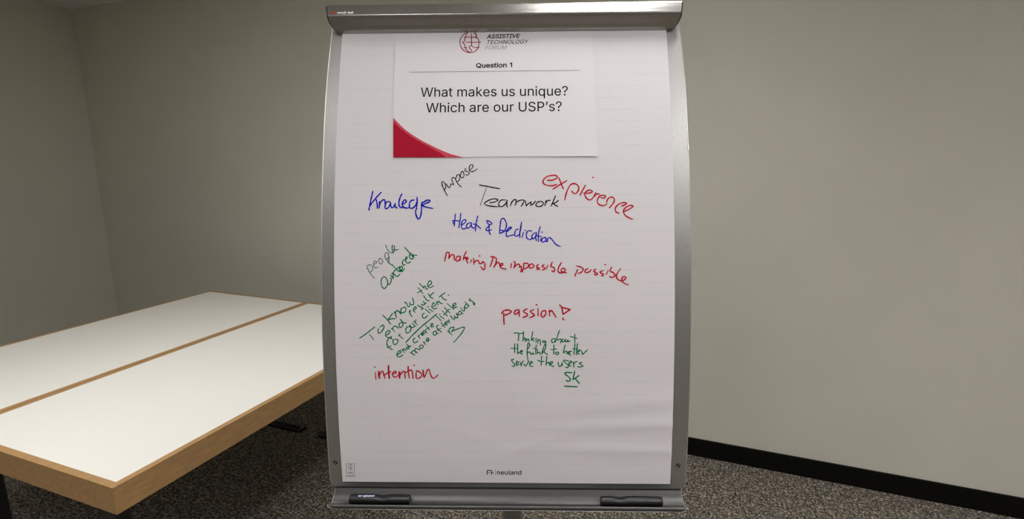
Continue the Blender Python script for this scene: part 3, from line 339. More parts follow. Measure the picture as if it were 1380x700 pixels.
HANDWRITING_TABLE = [
 ('blue handwritten word Knowledge', 'blue', 1.9, 480, 210, 7.775,
  '175,373 160,440 145,510 133,572;262,385 215,435 170,490 142,530;208,455 220,505 222,552;245,480 243,515 241,547;243,520 262,480 290,460 302,475 302,500;345,482 320,485 305,515 303,545 318,556 345,535 360,500 352,482;358,490 362,528 378,545 398,530 408,502;408,502 410,538 430,546;480,402 460,440 448,490 452,525 472,545 498,532;480,515 515,495 525,475 510,462 490,485 482,515 495,540 530,550 550,545;610,465 580,470 560,495 558,530 570,552 600,545 625,515 635,485;637,438 640,480 632,540;635,550 622,590 635,640 658,665 678,620 685,560 688,500 690,488;680,520 720,505 765,485 772,468 745,467 710,485 690,500 700,525 740,540 802,553'),
 ('thin black handwritten word purpose, slanting up', 'black', 1.25, 480, 210, 6.9,
  '797,258 815,310 848,372;802,285 795,250 812,243 830,270 832,300 815,322;838,262 860,296 872,292 880,262;882,262 905,272;905,270 890,225 897,203 914,208;918,205 945,260 980,292;928,215 938,182 958,176 965,205 952,235 935,240;978,158 968,188 985,207 1002,190 998,155 985,145 976,158;1020,118 1010,138 1035,148 1052,163 1038,180 1018,178;1050,140 1080,115 1085,90 1070,82 1052,105 1055,135 1075,150 1100,140 1127,124'),
 ('black handwritten word Teamwork', 'black', 1.55, 620, 220, 8.625,
  '225,255 340,275 458,298;345,462 410,450 440,430 410,415 350,425 285,465 310,490 370,502 440,508;530,430 480,430 450,465 455,500 490,505 530,470 548,432;546,432 543,485 552,512;600,450 585,497;590,480 620,432 650,425 648,470 640,492;650,460 690,435 735,430 745,447 725,480 710,502;762,440 768,497;768,497 800,468 828,452;828,452 820,490;820,490 850,475 878,442;940,445 900,455 882,490 900,505 945,500 968,470 950,445;1000,435 992,470 985,495;993,465 1020,435 1048,435;1108,382 1085,440 1058,500;1142,435 1110,460 1080,470;1080,470 1110,492 1135,503'),
 ('thin stem of the capital T', 'grey', .95, 620, 220, 8.625, '305,290 270,390 232,498'),
 ('large red handwritten word expierence, slanting down', 'red', 1.75, 720, 220, 8.625,
  '150,200 210,198 262,175 262,150 225,142 150,155 105,200 110,240 160,260 215,262 263,247;285,170 310,230 338,300;378,205 300,250 218,303;355,430 368,365 385,315 420,255 465,238 510,262 517,305 492,347 458,352 435,325;595,258 560,320 530,375;683,167;570,348 630,350 672,335 665,318 630,315 590,345 590,380 620,420 660,425 692,388;715,342 690,395;700,385 728,358 757,360;775,400 808,408 828,388 800,372 760,385 732,430 742,472 790,495 842,480;840,463 850,425 880,398 915,400 932,430 910,478 872,520;1015,500 1055,485 1073,468 1030,460 972,485 940,530 950,568 985,582;1040,565 1110,532 1145,507 1130,492 1090,500 1050,530 1035,565 1060,610 1100,635 1144,653'),
 ('blue handwritten words Heart & Dedication', 'blue', 1.55, 600, 280, 8.625,
  '118,75 112,140 105,215;85,155 110,150 168,158;90,158 97,190;182,65 172,150 158,235;185,205 225,180 242,150 222,140 195,165 188,218 205,250 250,235;300,175 265,185 245,215 262,240 295,215 307,180;305,180 305,215 325,240 340,230;378,97 360,180 350,272;325,190 360,198 390,225 412,243;520,200 545,185 500,153 482,158 495,185 515,205 480,240 475,260 500,268 540,258;510,215 512,280 525,315;645,165 635,240 632,303;640,170 655,132 680,127 705,165 712,212 690,270 660,290 632,300;640,262 690,270 722,275;712,285 760,245 770,228 745,232 715,270 708,312 720,338 755,325 798,318;850,250 820,262 808,300 815,330 845,325 870,285 888,168;888,168 868,280 868,350;910,285 893,347;930,265;1005,275 965,270 942,310 950,355 985,372 1018,350;1045,290 1012,320 1008,355 1030,360 1055,325 1062,290;1060,290 1052,345 1060,385;1105,220 1085,300 1083,395;1060,328 1120,338;1125,285;1115,350 1108,388;1165,345 1130,360 1120,392 1140,400 1170,382 1167,347;1165,385 1187,398 1190,362 1215,350 1240,370 1290,430 1340,452'),
 ('red handwritten words making the impossible possible', 'red', 1.75, 590, 320, 9.857,
  '115,205 105,250 93,315;115,205 150,205 147,285;147,282 175,240 213,235 220,305;290,250 255,260 240,300 258,320 288,295 302,255;300,258 298,310;378,190 350,250 338,300;342,285 380,265 405,288 370,282;370,282 385,315 400,345;445,300 438,335;475,280 480,360;480,345 510,310 540,315 550,345 580,352;555,248;580,350 600,320 603,340;622,335 627,400 608,432 570,392;703,258 750,262 780,285;735,270 715,335 693,390;780,285 770,350 742,402;752,390 790,335 815,345 828,388;825,388 862,368 862,350 838,352 826,385 850,412 905,422;978,350 970,408;1010,320 1028,345 1010,412;1015,400 1050,365 1080,358 1088,400;1085,400 1108,385 1110,430 1100,460;1145,345 1138,405 1118,465;1140,345 1190,348 1208,372 1180,408 1150,418;1250,352 1217,375 1218,405 1250,407 1278,378 1252,352'),
 ('red handwritten words making the impossible possible, second half', 'red', 1.75, 720, 330, 9.857,
  '55,262 28,293 68,312 60,328 30,322;130,265 103,285 138,310 135,328 103,337;180,275 160,320;240,230 220,290 255,300 272,330 258,360 233,348;360,240 325,300 315,350 340,375 370,370 412,342 400,318 370,318 355,340 375,365 428,370;575,330 555,380 538,420;560,283 612,295 648,320 640,350 612,375 585,378;712,318 675,340 677,365 710,370 745,348 752,332;815,325 787,350 830,375 838,392 818,402 795,392;915,345 877,360 882,378 917,390 912,412 890,415;980,345 955,395;942,265;1028,300 1005,350 1045,368 1070,395 1055,428 1022,435 998,420;1145,318 1110,370 1090,410 1105,455 1150,480 1190,470 1217,440 1205,425 1175,430 1160,468 1190,510 1250,533'),
 ('pale green handwritten word people', 'palegreen', 1.15, 490, 320, 8.75,
  '45,360 75,420 127,485;48,378 42,342 75,325 105,345 105,385 85,410 72,408;125,320 150,305 155,287 135,280 118,310 125,345 145,362 172,350;200,245 180,265 185,300 210,317 228,290 215,262 200,245;247,220 270,265 320,320;250,228 257,190 280,183 296,210 290,248 270,262;258,90 280,140 305,175 342,186;410,148 385,147 366,160;340,150 362,135 362,105 345,95 332,112'),
 ('green handwritten word centered', 'green', 1.5, 490, 320, 8.75,
  '230,470 208,510 215,578 245,605 272,580 285,540 272,490 248,468 230,470;285,560 312,548 327,510 320,475;318,445 335,465 350,490;330,425 345,430 352,482;350,415 365,440 398,462 428,437;330,318 385,378;352,410 392,372 430,345;395,388 425,405 452,392;430,390 455,375 460,350 440,345 428,365 430,398 452,405 485,370;455,300 470,330 490,322;455,315 460,285 477,265;492,270 512,250 512,232 497,240 497,280 518,305 555,290;485,120 540,180 582,232;560,185 540,215 550,248 578,255 590,228 575,200;588,210 628,213'),
 ('final loop of people in darker green', 'green', 1.35, 490, 320, 8.75, '300,225 300,290;290,295 320,322;342,110 335,140 350,182;366,105 362,160 345,186;366,155 385,147 408,148;330,318 345,330'),
 ('green handwritten words To know, slanting up', 'green', 1.55, 480, 400, 10,
  '48,560 150,490 250,408;300,432 295,470 310,495 345,470 377,410 360,385 322,412;358,250 420,310 465,375;492,225 460,270 430,318;430,318 470,300 528,298;525,230 547,280;532,262 533,205 560,190 585,205 605,225'),
 ('green stem of the capital T', 'green', 1.25, 480, 400, 10, '180,512 210,545 235,582'),
 ('green handwritten words now the result client, slanting up', 'green', 1.5, 530, 370, 10,
  '15,505 45,580;30,545 35,500 62,492 108,538;135,447 107,465 105,503 130,520 163,497 170,460 150,442 135,447;153,383 172,378 200,435 222,428;222,380 225,425;222,400 262,412 277,388 258,315;335,180 398,258;325,250 385,213;355,125 415,190;415,190 412,160 435,165 445,195 470,200;470,160 508,132 515,103 495,88 472,110 465,150 490,180 542,155;218,490 222,525 252,570;224,535 225,500 240,487;275,482 308,460 302,437 280,450 273,488 295,512;328,412 345,432 385,442 402,465 372,470;375,402 400,415 432,398;405,365 425,390 445,385;408,287 450,345 485,355;472,262 505,310 538,325;497,293 520,265 547,245;418,522 392,550 400,583 430,588 462,555;430,467 495,523;480,470 533,500;470,437;558,395 540,385 522,425 530,455 560,465 590,450;540,435 565,420 575,398'),
 ('green handwritten letters ending client', 'green', 1.5, 570, 370, 11.66,
  '210,430 240,480;227,455 245,420 270,450 305,462;255,360 300,320 347,292;290,345 330,390 370,402;403,325'),
 ('green handwritten words end and for, slanting up', 'green', 1.5, 490, 440, 14,
  '440,165 490,125 498,90 470,82 425,115 418,165 440,205 490,215 530,190;525,42 590,100;550,62 562,15 600,-5 660,40;540,235 495,215 455,260 440,320 465,395 545,440;445,400 520,375;500,215 520,240;600,245 560,260 555,310 585,345 632,320 652,275 625,245 600,245;745,240 680,180;658,180 682,165 685,142'),
 ('green handwritten words our create more, slanting up', 'green', 1.5, 530, 420, 10,
  '92,105 135,150 175,155;118,150 85,163 78,203 100,215 130,190 128,155;215,200 182,215 167,260 185,290 220,275 240,235 217,200;222,182 245,215 275,212 285,198;255,160 300,200;275,130 325,180;300,150 302,112;50,585 100,555 100,532 78,535 48,572 60,605 90,612 128,585;115,513 152,555;128,530 140,505 172,532;180,442 212,470 238,468;205,478 178,487 180,507 205,507 220,480;295,358 270,380 275,415 305,420 332,395;332,330 360,365;345,345 350,312;378,312 402,295 397,282 377,295 382,320 412,315;425,255 402,270 405,298 430,285 437,262;430,262 455,290;435,190 490,245;440,247 487,208;510,195 537,175 522,162 507,182 517,210 550,200;222,550 290,590;265,580 250,545 278,530 325,555;305,560 290,515 312,500 362,522;375,450 355,475 365,500 395,492 402,465 377,450;402,412 435,445;418,430 420,408;450,400 477,380 467,358 447,375 452,405 490,385'),
 ('long green underline slanting up', 'green', 1.6, 530, 420, 10, '170,420 250,330 380,205 470,132 585,35'),
 ('green handwritten words little afterwards, slanting up', 'green', 1.5, 570, 400, 10,
  '180,260 248,325;235,265 285,300;228,238;262,193 330,262;278,248 325,210;288,145 365,222;312,203 357,170;328,95 415,170;408,130 440,115 440,92 417,93 402,125 418,150 460,138;178,465 148,472 138,500 150,518 180,512 182,482 170,462;180,480 207,500;250,478 215,452 188,420 187,397 207,385;195,455 245,428;243,350 295,412;255,398 302,368;300,372 325,358 322,342 302,345 302,378 328,385;332,325 360,358;352,348 352,310;372,258 405,300 430,297 425,255;425,268 460,290 468,270 450,222;485,205 470,235 492,247 520,225 503,195 485,205;512,210 540,230;508,150 540,195;540,195 562,188 555,145;565,70 625,125;592,103 567,120 568,150 592,155 612,122;640,28 622,48 655,60 692,85 695,115 675,92'),
 ('green signature like a looping B', 'green', 1.5, 570, 400, 10, '330,462 390,515;365,492 350,450 375,420 410,410 417,430 395,460 385,475;385,475 450,445 540,412 558,430 510,510 415,618'),
 ('red handwritten word passion with a triangular exclamation mark', 'red', 1.9, 665, 400, 11.5,
  '125,265 160,220 230,208 275,230 240,265 170,290;160,255 160,340 165,432;385,203 342,215 322,253 345,275 385,245 400,205;400,205 402,305;520,192 472,215 475,240 522,270 520,300 455,325;625,203 577,225 582,245 632,280 625,300 558,328;690,185 692,298;667,127;790,215 752,235 740,290 765,320 805,280 812,232 790,213;865,212 870,300;872,240 900,215 935,265 968,320;1025,130 1062,165 1120,182 1190,200;1190,200 1130,240 1080,275;1080,275 1068,220 1060,165;1076,330 1078,345;1070,345 1095,362'),
 ('green handwritten words Thinking the future serve', 'green', 1.5, 683, 443, 11.667,
  '115,75 150,68 200,80 262,72;188,85 186,140 180,195;262,48 260,120 253,200;255,170 282,150 290,165 288,200;310,165 310,200;314,182 335,165 345,175 350,205;405,50 398,110 385,185;432,152 395,170 425,197;458,155 460,222;487,165 487,235;490,195 518,175 527,205 528,262;600,195 572,195 567,212 592,222 610,205 612,235 600,262;125,240 122,310 122,378;65,312 155,315;170,240 172,320 170,398;172,398 200,375 215,360;215,375 245,362 238,342 218,360 225,395 252,400;335,320 362,262 350,232 332,240 322,320 322,420 333,505;320,392 345,372 368,375;370,372 375,405 398,402 408,382;408,382 415,405 432,402;465,260 455,330 458,405;415,305 480,332;482,345 480,400;480,395 505,375 520,380 527,412;550,405 565,340 590,270 612,250 610,300 580,365 555,395;560,370 590,368 612,395 642,405;115,485 75,492 95,530 122,565 115,598 82,590;145,562 180,538 175,518 155,520 145,560 160,582 195,565;207,520 225,590;225,587 240,540 262,510;270,560 290,592 320,560 347,512;355,562 398,542 395,522 370,525 358,570 380,592 410,598;548,430 545,500 540,583;485,500 530,518 585,520;630,435 622,510 618,583;620,560 650,530 665,545 672,583'),
 ('green handwritten words about to better users', 'green', 1.5, 738, 443, 11.667,
  '30,555 70,550 78,528 55,522 42,550 60,585 98,598;118,160 78,165 62,195 75,220 108,212 125,168;125,172 127,215;188,28 165,90 145,165 160,182 200,165 215,188 200,228;245,165 225,190 237,212 268,192 280,165;280,165 280,205 300,208 315,180;315,180 322,208 350,195;428,90 426,150 428,215;358,125 470,158;98,258 98,330 92,405;52,330 140,325;150,370 125,382 127,405 160,410 175,385 152,370;275,262 258,330 248,388;250,388 285,358 308,372 300,402 305,392 340,362 368,358;335,365 345,400 362,422;375,355 335,380 328,410;430,235 422,320 412,410;395,320 472,325;470,235 458,330 450,415;475,368 510,350 502,335 478,352 475,392 500,405;530,350 545,390 552,408 590,370 628,335;165,530 170,570 187,600 215,580 230,535;230,538 232,585;325,510 262,498 255,515 305,560 330,590 312,618 278,602;340,562 377,532 367,512 342,528 338,572 368,597;400,525 408,570 412,612;410,562 432,530 465,520;540,530 497,545 545,580 550,598 512,605 470,602'),
 ('green underlined initials SK', 'green', 1.75, 680, 440, 7.775, '705,487 640,485 634,500 672,532 690,560 672,577 643,568;735,472 722,530 718,565;778,515 742,545 718,552;738,545 765,578 785,600;628,628 690,632 762,635'),
 ('bold red handwritten word intention', 'red', 1.7, 495, 480, 12.545,
  '138,280 145,395;130,188;195,255 190,320 205,380;200,340 235,270 265,262 282,320 300,380;280,335 330,295 400,265;360,160 360,270 372,385;420,310 480,290 490,268 460,262 425,300 440,345 480,358 512,330;540,265 535,320 545,380;545,345 590,275 625,265 642,380;630,285 680,265 740,235;690,175 692,250 710,375;740,235 760,270 775,380;793,158;832,250 825,310 830,372 870,380 917,340 905,285 850,255 830,250;940,235 945,300 960,360 985,320 1010,250 1045,230 1062,290 1090,358 1120,378 1165,350 1190,320'),
 ('heavier stroke of the first n', 'red', 2.4, 495, 480, 12.545, '197,262 195,320 207,375'),
 ('heavier stroke of the first t', 'red', 2.4, 495, 480, 12.545, '360,165 362,270 372,378'),
 ('heavier stroke of the second n', 'red', 2.4, 495, 480, 12.545, '548,275 545,320 548,370'),
 ('heavier stroke of the second t', 'red', 2.2, 495, 480, 12.545, '692,180 694,250'),
 ('heavier stroke of the last n', 'red', 2.2, 495, 480, 12.545, '943,245 948,300 958,345'),
]
# ------------------------------------------------------------------ flip chart: a leaning board, bowed towards the room
# board frame: u to the right, v up the board, n out of it; h(v) is the bow of the board
BO = Vector((-.01827, 1.00146, 1.37979))
BYAW, BLEAN, BROLL, BK2, BK3 = .02874, .19394, .01052, .21026, .02238
_X = Vector((math.cos(BYAW), -math.sin(BYAW), 0)); _Nn = Vector((-math.sin(BYAW), -math.cos(BYAW), 0)); _Z = Vector((0, 0, 1))
_V = _Z * math.cos(BLEAN) - _Nn * math.sin(BLEAN); BN = _Nn * math.cos(BLEAN) + _Z * math.sin(BLEAN)
BU = _X * math.cos(BROLL) + _V * math.sin(BROLL); BV = _V * math.cos(BROLL) - _X * math.sin(BROLL)
def bow(v): return -BK2 * v * v - BK3 * v ** 3
def S(u, v, n=0.): return BO + BU * u + BV * v + BN * (n + bow(v))
CAM = Vector((0, 0, CAM_H)); CF = Vector((0, math.cos(CAM_PITCH), -math.sin(CAM_PITCH))); CU = Vector((0, math.sin(CAM_PITCH), math.cos(CAM_PITCH)))
def to_uv(x, y, n=0.):
    """where the writing seen at a point of the photograph lies on the curved sheet"""
    d = CF + Vector((1, 0, 0)) * ((x - 690) / FPX) - CU * ((y - 350) / FPX)
    h = n; k = d.dot(BN)
    for _ in range(10):
        O = BO + BN * h
        q = CAM + d * ((O - CAM).dot(BN) / k) - O
        u, v = q.dot(BU), q.dot(BV); h = n + bow(v)
    return u, v
def gauss(x, c, s): return math.exp(-((x - c) / s) ** 2)
def wave(u, v):
    """gentle ripples of the top sheet, stronger towards its loose lower end"""
    a = max(0., min(1., (-.02 - v) / .25)); z = 0
    z += .00016 * math.sin(41 * v + 5 * u) * (.3 + a) + .00010 * math.sin(75 * v - 14 * u + 1) * a + .00012 * math.sin(30 * u + 22 * v) * a
    # folds at the lower right
    for c, k, s, amp in ((-.335, .05, .013, .0019), (-.385, -.02, .012, .0016), (-.292, .10, .016, .0010)):
        z += amp * gauss(v, c + k * (u - .2), s) * (1 / (1 + math.exp(-(u - .12) / .045)))
    for (cu, cv, su, sv, ang, amp) in ((.06, -.375, .07, .010, .35, .0010), (-.05, -.36, .06, .010, -.3, .0007), (-.16, -.27, .09, .008, -.15, .0004), (-.10, -.22, .05, .007, -.35, .0005), (-.22, -.33, .06, .009, .1, .0005)):
        du, dv = u - cu, v - cv
        p, q = du * math.cos(ang) + dv * math.sin(ang), -du * math.sin(ang) + dv * math.cos(ang)
        z += amp * gauss(p, 0, su) * gauss(q, 0, sv)
    return z

FC = Vector((0, 1.06, 0))
chart = empty('flip_chart', FC, 0, 'grey metal flip chart stand with a bowed board and pen tray', 'flip chart')
def fc(pts): return [p - FC for p in pts]

# board with its raised margins
nu, nv = 8, 60
U0, U1, V0, V1 = -.3675, .3725, -.472, .520
def board_u(v):
    """side edges; the lower corners draw in a little"""
    c = max(0., (-.455 - v) / .017); k = .006 * c * c
    return U0 + k + .004 * max(0, (v - .3) / .2) ** 2, U1 - k - .004 * max(0, (v - .3) / .2) ** 2
vs = []; fs = []
for layer, n in ((0, -.0055), (1, -.020)):
    for j in range(nv + 1):
        v = V0 + (V1 - V0) * j / nv; a, b = board_u(v)
        for i in range(nu + 1): vs.append(S(a + (b - a) * i / nu, v, n))
W = nu + 1; K = W * (nv + 1)
for j in range(nv):
    for i in range(nu):
        p = j * W + i
        fs.append((p, p + 1, p + W + 1, p + W)); fs.append((K + p, K + p + W, K + p + W + 1, K + p + 1))
for j in range(nv):
    p = j * W; fs.append((p, p + W, K + p + W, K + p)); p += nu; fs.append((p, K + p, K + p + W, p + W))
for i in range(nu):
    fs.append((i, K + i, K + i + 1, i + 1)); p = nv * W + i; fs.append((p, p + 1, K + p + 1, K + p))
bo = mesh_obj('board', fc(vs), fs, M['board'], chart, smooth=True)
bo.data.set_sharp_from_angle(angle=.6)
for s in (0, 1):
    path, rad = [], []
    for j in range(121):
        v = V0 + .004 + (V1 - V0 - .01) * j / 120; e = board_u(v)[s]
        path.append(S(e + (.0004 if s else -.0004), v, -.0058)); rad.append(.0011 + (.0016 * gauss(v, .227, .004) if s else 0))
    q, f = tube_mesh(path, rad, 8)
    mesh_obj('edge_trim', fc(q), f, M['edge'], chart, smooth=True)

# countersunk screws near the lower corners
for (su, sv) in ((-.3543, -.4177), (.3563, -.4196)):
    q, f = [], []
    n = 16
    for r, d in ((.0046, -.0052), (.0040, -.0050), (.0036, -.0054), (.0012, -.0054)):
        for k in range(n):
            a = 2 * math.pi * k / n; q.append(S(su + r * math.cos(a), sv + r * math.sin(a), d))
    for i in range(3):
        for k in range(n): f.append((i * n + k, i * n + (k + 1) % n, (i + 1) * n + (k + 1) % n, (i + 1) * n + k))
    f.append(tuple(range(3 * n, 4 * n)))
    sc_ = mesh_obj('screw', fc(q), f, M['screw'], chart)
    mesh_obj('screw_slot', fc([S(su - .0026, sv - .0018, -.0050), S(su - .0016, sv - .0028, -.0050), S(su + .0026, sv + .0018, -.0050), S(su + .0016, sv + .0028, -.0050)]), [(0, 1, 2, 3)], M['edge'], sc_)

# clamp bar across the top: a rounded extrusion whose lower corners are cut round
def tilt(u): return -.0075 * u
BAR = [(.001, .4802), (.0055, .4824), (.0135, .4868), (.0185, .4918), (.0235, .4960), (.0290, .5005), (.0328, .5040), (.0344, .5075), (.0345, .5095), (.0335, .5130), (.0318, .5195), (.0296, .5265), (.0268, .5330), (.0170, .5370), (0, .5375)]
# smooth the profile
def catmull(pts, sub=4):
    out = []
    P = [pts[0]] + list(pts) + [pts[-1]]
    for i in range(1, len(P) - 2):
        a, b, c, d = P[i - 1], P[i], P[i + 1], P[i + 2]
        for k in range(sub):
            t = k / sub
            out.append(tuple(.5 * (2 * b[m] + (c[m] - a[m]) * t + (2 * a[m] - 5 * b[m] + 4 * c[m] - d[m]) * t * t + (3 * b[m] - a[m] - 3 * c[m] + d[m]) * t ** 3) for m in range(2)))
    out.append(tuple(pts[-1])); return out
BARP = catmull(BAR, 3)
def bar_lim(v):
    t = max(0., min(1., (.504 - v) / .0238)); r = .024 * (1 - math.sqrt(max(0, 1 - t * t)))
    o = .0055 * max(0, (v - .508) / .028)
    return -.3595 - o + r, .3622 + o * .8 - r
def bar_point(u, k, out=0.):
    """a point on the bar's surface, k = index along the profile"""
    i = max(0, min(len(BARP) - 2, int(k))); f = k - i
    n = BARP[i][0] * (1 - f) + BARP[i + 1][0] * f; v = BARP[i][1] * (1 - f) + BARP[i + 1][1] * f
    dn, dv = BARP[i + 1][0] - BARP[i][0], BARP[i + 1][1] - BARP[i][1]; L_ = math.hypot(dn, dv) or 1
    return BO + BU * u + BV * (v + -dn / L_ * out + tilt(u)) + BN * (n + dv / L_ * out + bow(.51))
prof = BARP + [(-.006, .530), (-.006, .486)]
us = 40; vs = []; fs = []; npf = len(prof)
for i in range(us + 1):
    for (n, v) in prof:
        a, b = bar_lim(v); u = a + (b - a) * i / us
        vs.append(BO + BU * u + BV * (v + tilt(u)) + BN * (n + bow(.51)))
for i in range(us):
    for k in range(npf): fs.append((i * npf + k, (i + 1) * npf + k, (i + 1) * npf + (k + 1) % npf, i * npf + (k + 1) % npf))
fs += [tuple(range(npf)), tuple(range(us * npf, (us + 1) * npf))[::-1]]
bar = mesh_obj('clamp_bar', fc(vs), fs, M['bar'], chart, smooth=True)
bar.data.set_sharp_from_angle(angle=.7)
for s in (0, 1):
    vs = []
    for off, k in ((.0, .97), (.0028, .93)):
        for (n, v) in prof:
            e = bar_lim(v)[s] + (off if s else -off) ; vv = .508 + (v - .508) * k; nn = .014 + (n - .014) * k
            vs.append(BO + BU * e + BV * (vv + tilt(e)) + BN * (nn + bow(.51)))
    fs = [(k, (k + 1) % npf, npf + (k + 1) % npf, npf + k) for k in range(npf)] + [tuple(range(npf, 2 * npf))]
    mesh_obj('end_cap', fc(vs), fs, M['plastic'], chart, smooth=False)

# pen tray: a folded trough under the board
TR = catmull([(-.004, -.4735), (-.001, -.480), (.003, -.4885), (.009, -.4955), (.016, -.4990), (.024, -.4992), (.031, -.4955), (.0365, -.4900), (.0385, -.4893), (.0402, -.4915), (.0408, -.4945), (.0408, -.4972)], 3)
def tray_lim(n, v):
    t = max(0., min(1., (n - .0375) / .0034)) * max(0., min(1., (-.4893 - v) / .0079)); r = .022 * (1 - math.sqrt(max(0, 1 - t * t)))
    f = .003 * math.sin(math.pi * max(0, min(1, n / .037)))
    return -.3580 + r - f, .3640 - r * .8 + f
def offset_prof(P, d):
    out = []
    for i, (n, v) in enumerate(P):
        a, b = P[max(0, i - 1)], P[min(len(P) - 1, i + 1)]
        dn, dv = b[0] - a[0], b[1] - a[1]; L_ = math.hypot(dn, dv) or 1
        out.append((n + dv / L_ * d, v - dn / L_ * d))
    return out
TB = offset_prof(TR, .0013)
us = 30; vs = []; fs = []; m_ = len(TR)
for P in (TR, TB):
    for i in range(us + 1):
        for k, (n, v) in enumerate(P):
            a, b = tray_lim(*TR[k]); u = a + (b - a) * i / us
            vs.append(BO + BU * u + BV * v + BN * (n + bow(-.475)))
K = (us + 1) * m_
for i in range(us):
    for k in range(m_ - 1):
        p = i * m_ + k; fs.append((p, p + 1, p + m_ + 1, p + m_)); p += K; fs.append((p, p + m_, p + m_ + 1, p + 1))
for i in range(us):
    for k in (0, m_ - 1):
        p = i * m_ + k; fs.append((p, p + m_, K + p + m_, K + p) if k == 0 else (p, K + p, K + p + m_, p + m_))
for k in range(m_ - 1):
    fs.append((k, K + k, K + k + 1, k + 1)); p = us * m_ + k; fs.append((p, p + 1, K + p + 1, K + p))
tray = mesh_obj('pen_tray', fc(vs), fs, M['tray'], chart, smooth=True)
tray.data.set_sharp_from_angle(angle=.7)
# black strip painted as the shade between board and tray, bright cut edges of the tray
vs = [BO + BU * u + BV * v + BN * (n + bow(-.472)) for u in (-.3565, .3625) for (n, v) in ((-.0145, -.4712), (-.0035, -.4712), (-.0035, -.4742), (-.0145, -.4742))]
mesh_obj('gap_shade', fc(vs), [(0, 1, 2, 3), (7, 6, 5, 4), (0, 4, 5, 1), (1, 5, 6, 2), (2, 6, 7, 3), (3, 7, 4, 0)], M['gap'], chart)
for s in (0, 1):
    path = []
    for k in range(m_):
        e = tray_lim(*TR[k])[s]; path.append(BO + BU * e + BV * TR[k][1] + BN * (TR[k][0] + bow(-.475)))
    q, f = tube_mesh(path[1:], [.0006] * (m_ - 1), 6); mesh_obj('tray_edge', fc(q), f, M['tray_rim'], chart, smooth=True)
path = [BO + BU * (tray_lim(*TR[-1])[0] + (tray_lim(*TR[-1])[1] - tray_lim(*TR[-1])[0]) * i / 20) + BV * TR[-1][1] + BN * (TR[-1][0] + bow(-.475)) for i in range(21)]
q, f = tube_mesh(path, [.0005] * 21, 6); mesh_obj('tray_edge', fc(q), f, M['tray_rim'], chart, smooth=True)
for (hu, hn) in ((.0157, .010), (.0005, .010)):
    vs = []
    for k in range(10):
        a = 2 * math.pi * k / 10; vs.append(BO + BU * (hu + .0013 * math.cos(a)) + BV * (-.4952 + .0009 * math.sin(a)) + BN * (hn + .0010 * math.sin(a) * -1 + bow(-.475)))
    mesh_obj('rivet', fc(vs), [tuple(range(10))], M['gap'], chart)

# upright post, bracket and four wheeled feet
q, f = tube_mesh([Vector((0, 0, z)) for z in (.07, .072, 1.398, 1.40)], [.018, .022, .022, .018], 28)
mesh_obj('post', q, f, M['post'], chart, smooth=True).data.set_sharp_from_angle(angle=.6)
for z in (.98, 1.33):
    # brackets bridge the post and the back of the board
    vv = (z - BO.z) / math.cos(BLEAN); pb = S(0, vv, -.019) - FC
    y0, y1 = min(pb.y, -.01), max(pb.y, .01)
    bm_obj('bracket', box_bm(-.05, .05, y0, y1, z - .03, z + .03), M['post'], chart, bevel=.003)
q, f = tube_mesh([Vector((0, 0, z)) for z in (.055, .06, .10, .105)], [.03, .036, .036, .03], 24)
mesh_obj('hub', q, f, M['post'], chart, smooth=True)
for k in range(4):
    a = math.radians(45 + 90 * k); d = Vector((math.cos(a), math.sin(a), 0)); s = Vector((-d.y, d.x, 0))
    vs = []
    for (r, hw, z0, z1) in ((.02, .022, .06, .095), (.32, .016, .058, .076)):
        for sg in (-1, 1):
            for z in (z0, z1): vs.append(d * r + s * hw * sg + Vector((0, 0, z)))
    mesh_obj('leg', vs, [(0, 1, 3, 2), (4, 6, 7, 5), (0, 4, 5, 1), (2, 3, 7, 6), (1, 5, 7, 3), (0, 2, 6, 4)], M['post'], chart)
    c = d * .30 + Vector((0, 0, .029)); q, f = tube_mesh([c - s * .010, c - s * .008, c + s * .008, c + s * .010], [.025, .029, .029, .025], 20)
    mesh_obj('castor', q, f, M['plastic'], chart, smooth=True)

# ------------------------------------------------------------------ printing and ink: thin shapes lying on the surfaces
def fan_mesh_from_curve(polys, xform, offset=0.):
    """fill closed outlines (lists of (x, y)) and pass every vertex through xform -> world"""
    def area(q): return sum(q[i - 1][0] * q[i][1] - q[i][0] * q[i - 1][1] for i in range(len(q))) / 2
    def inside(pt, q):
        c = False
        for i in range(len(q)):
            (x1, y1), (x2, y2) = q[i - 1], q[i]
            if (y1 > pt[1]) != (y2 > pt[1]) and pt[0] < (x2 - x1) * (pt[1] - y1) / (y2 - y1) + x1: c = not c
        return c
    # outer contours run clockwise; each is filled on its own with the holes that lie in it (strokes of a letter may overlap)
    sgn = -1 if sum(1 for q in polys if area(q) < 0) >= len(polys) / 2 else 1
    outers = [q for q in polys if area(q) * sgn > 0]; holes = [q for q in polys if area(q) * sgn <= 0]
    V, F = [], []
    for q in outers:
        hs = [h for h in holes if inside(h[0], q)]
        cu = bpy.data.curves.new('tmp', 'CURVE'); cu.dimensions = '2D'; cu.fill_mode = 'BOTH'; cu.offset = offset
        for pl in [q] + hs:
            pl = [p for i, p in enumerate(pl) if math.hypot(p[0] - pl[i - 1][0], p[1] - pl[i - 1][1]) > 1e-6]
            sp = cu.splines.new('POLY'); sp.points.add(len(pl) - 1); sp.use_cyclic_u = True
            for p, (x, y) in zip(sp.points, pl): p.co = (x, y, 0, 1)
        o = bpy.data.objects.new('tmp', cu)
        me = o.to_mesh(); b = len(V); V += [xform(v.co.x, v.co.y) for v in me.vertices]; F += [tuple(b + k for k in p.vertices) for p in me.polygons]
        o.to_mesh_clear(); bpy.data.objects.remove(o); bpy.data.curves.remove(cu)
    return V, F
CAPH = 254.
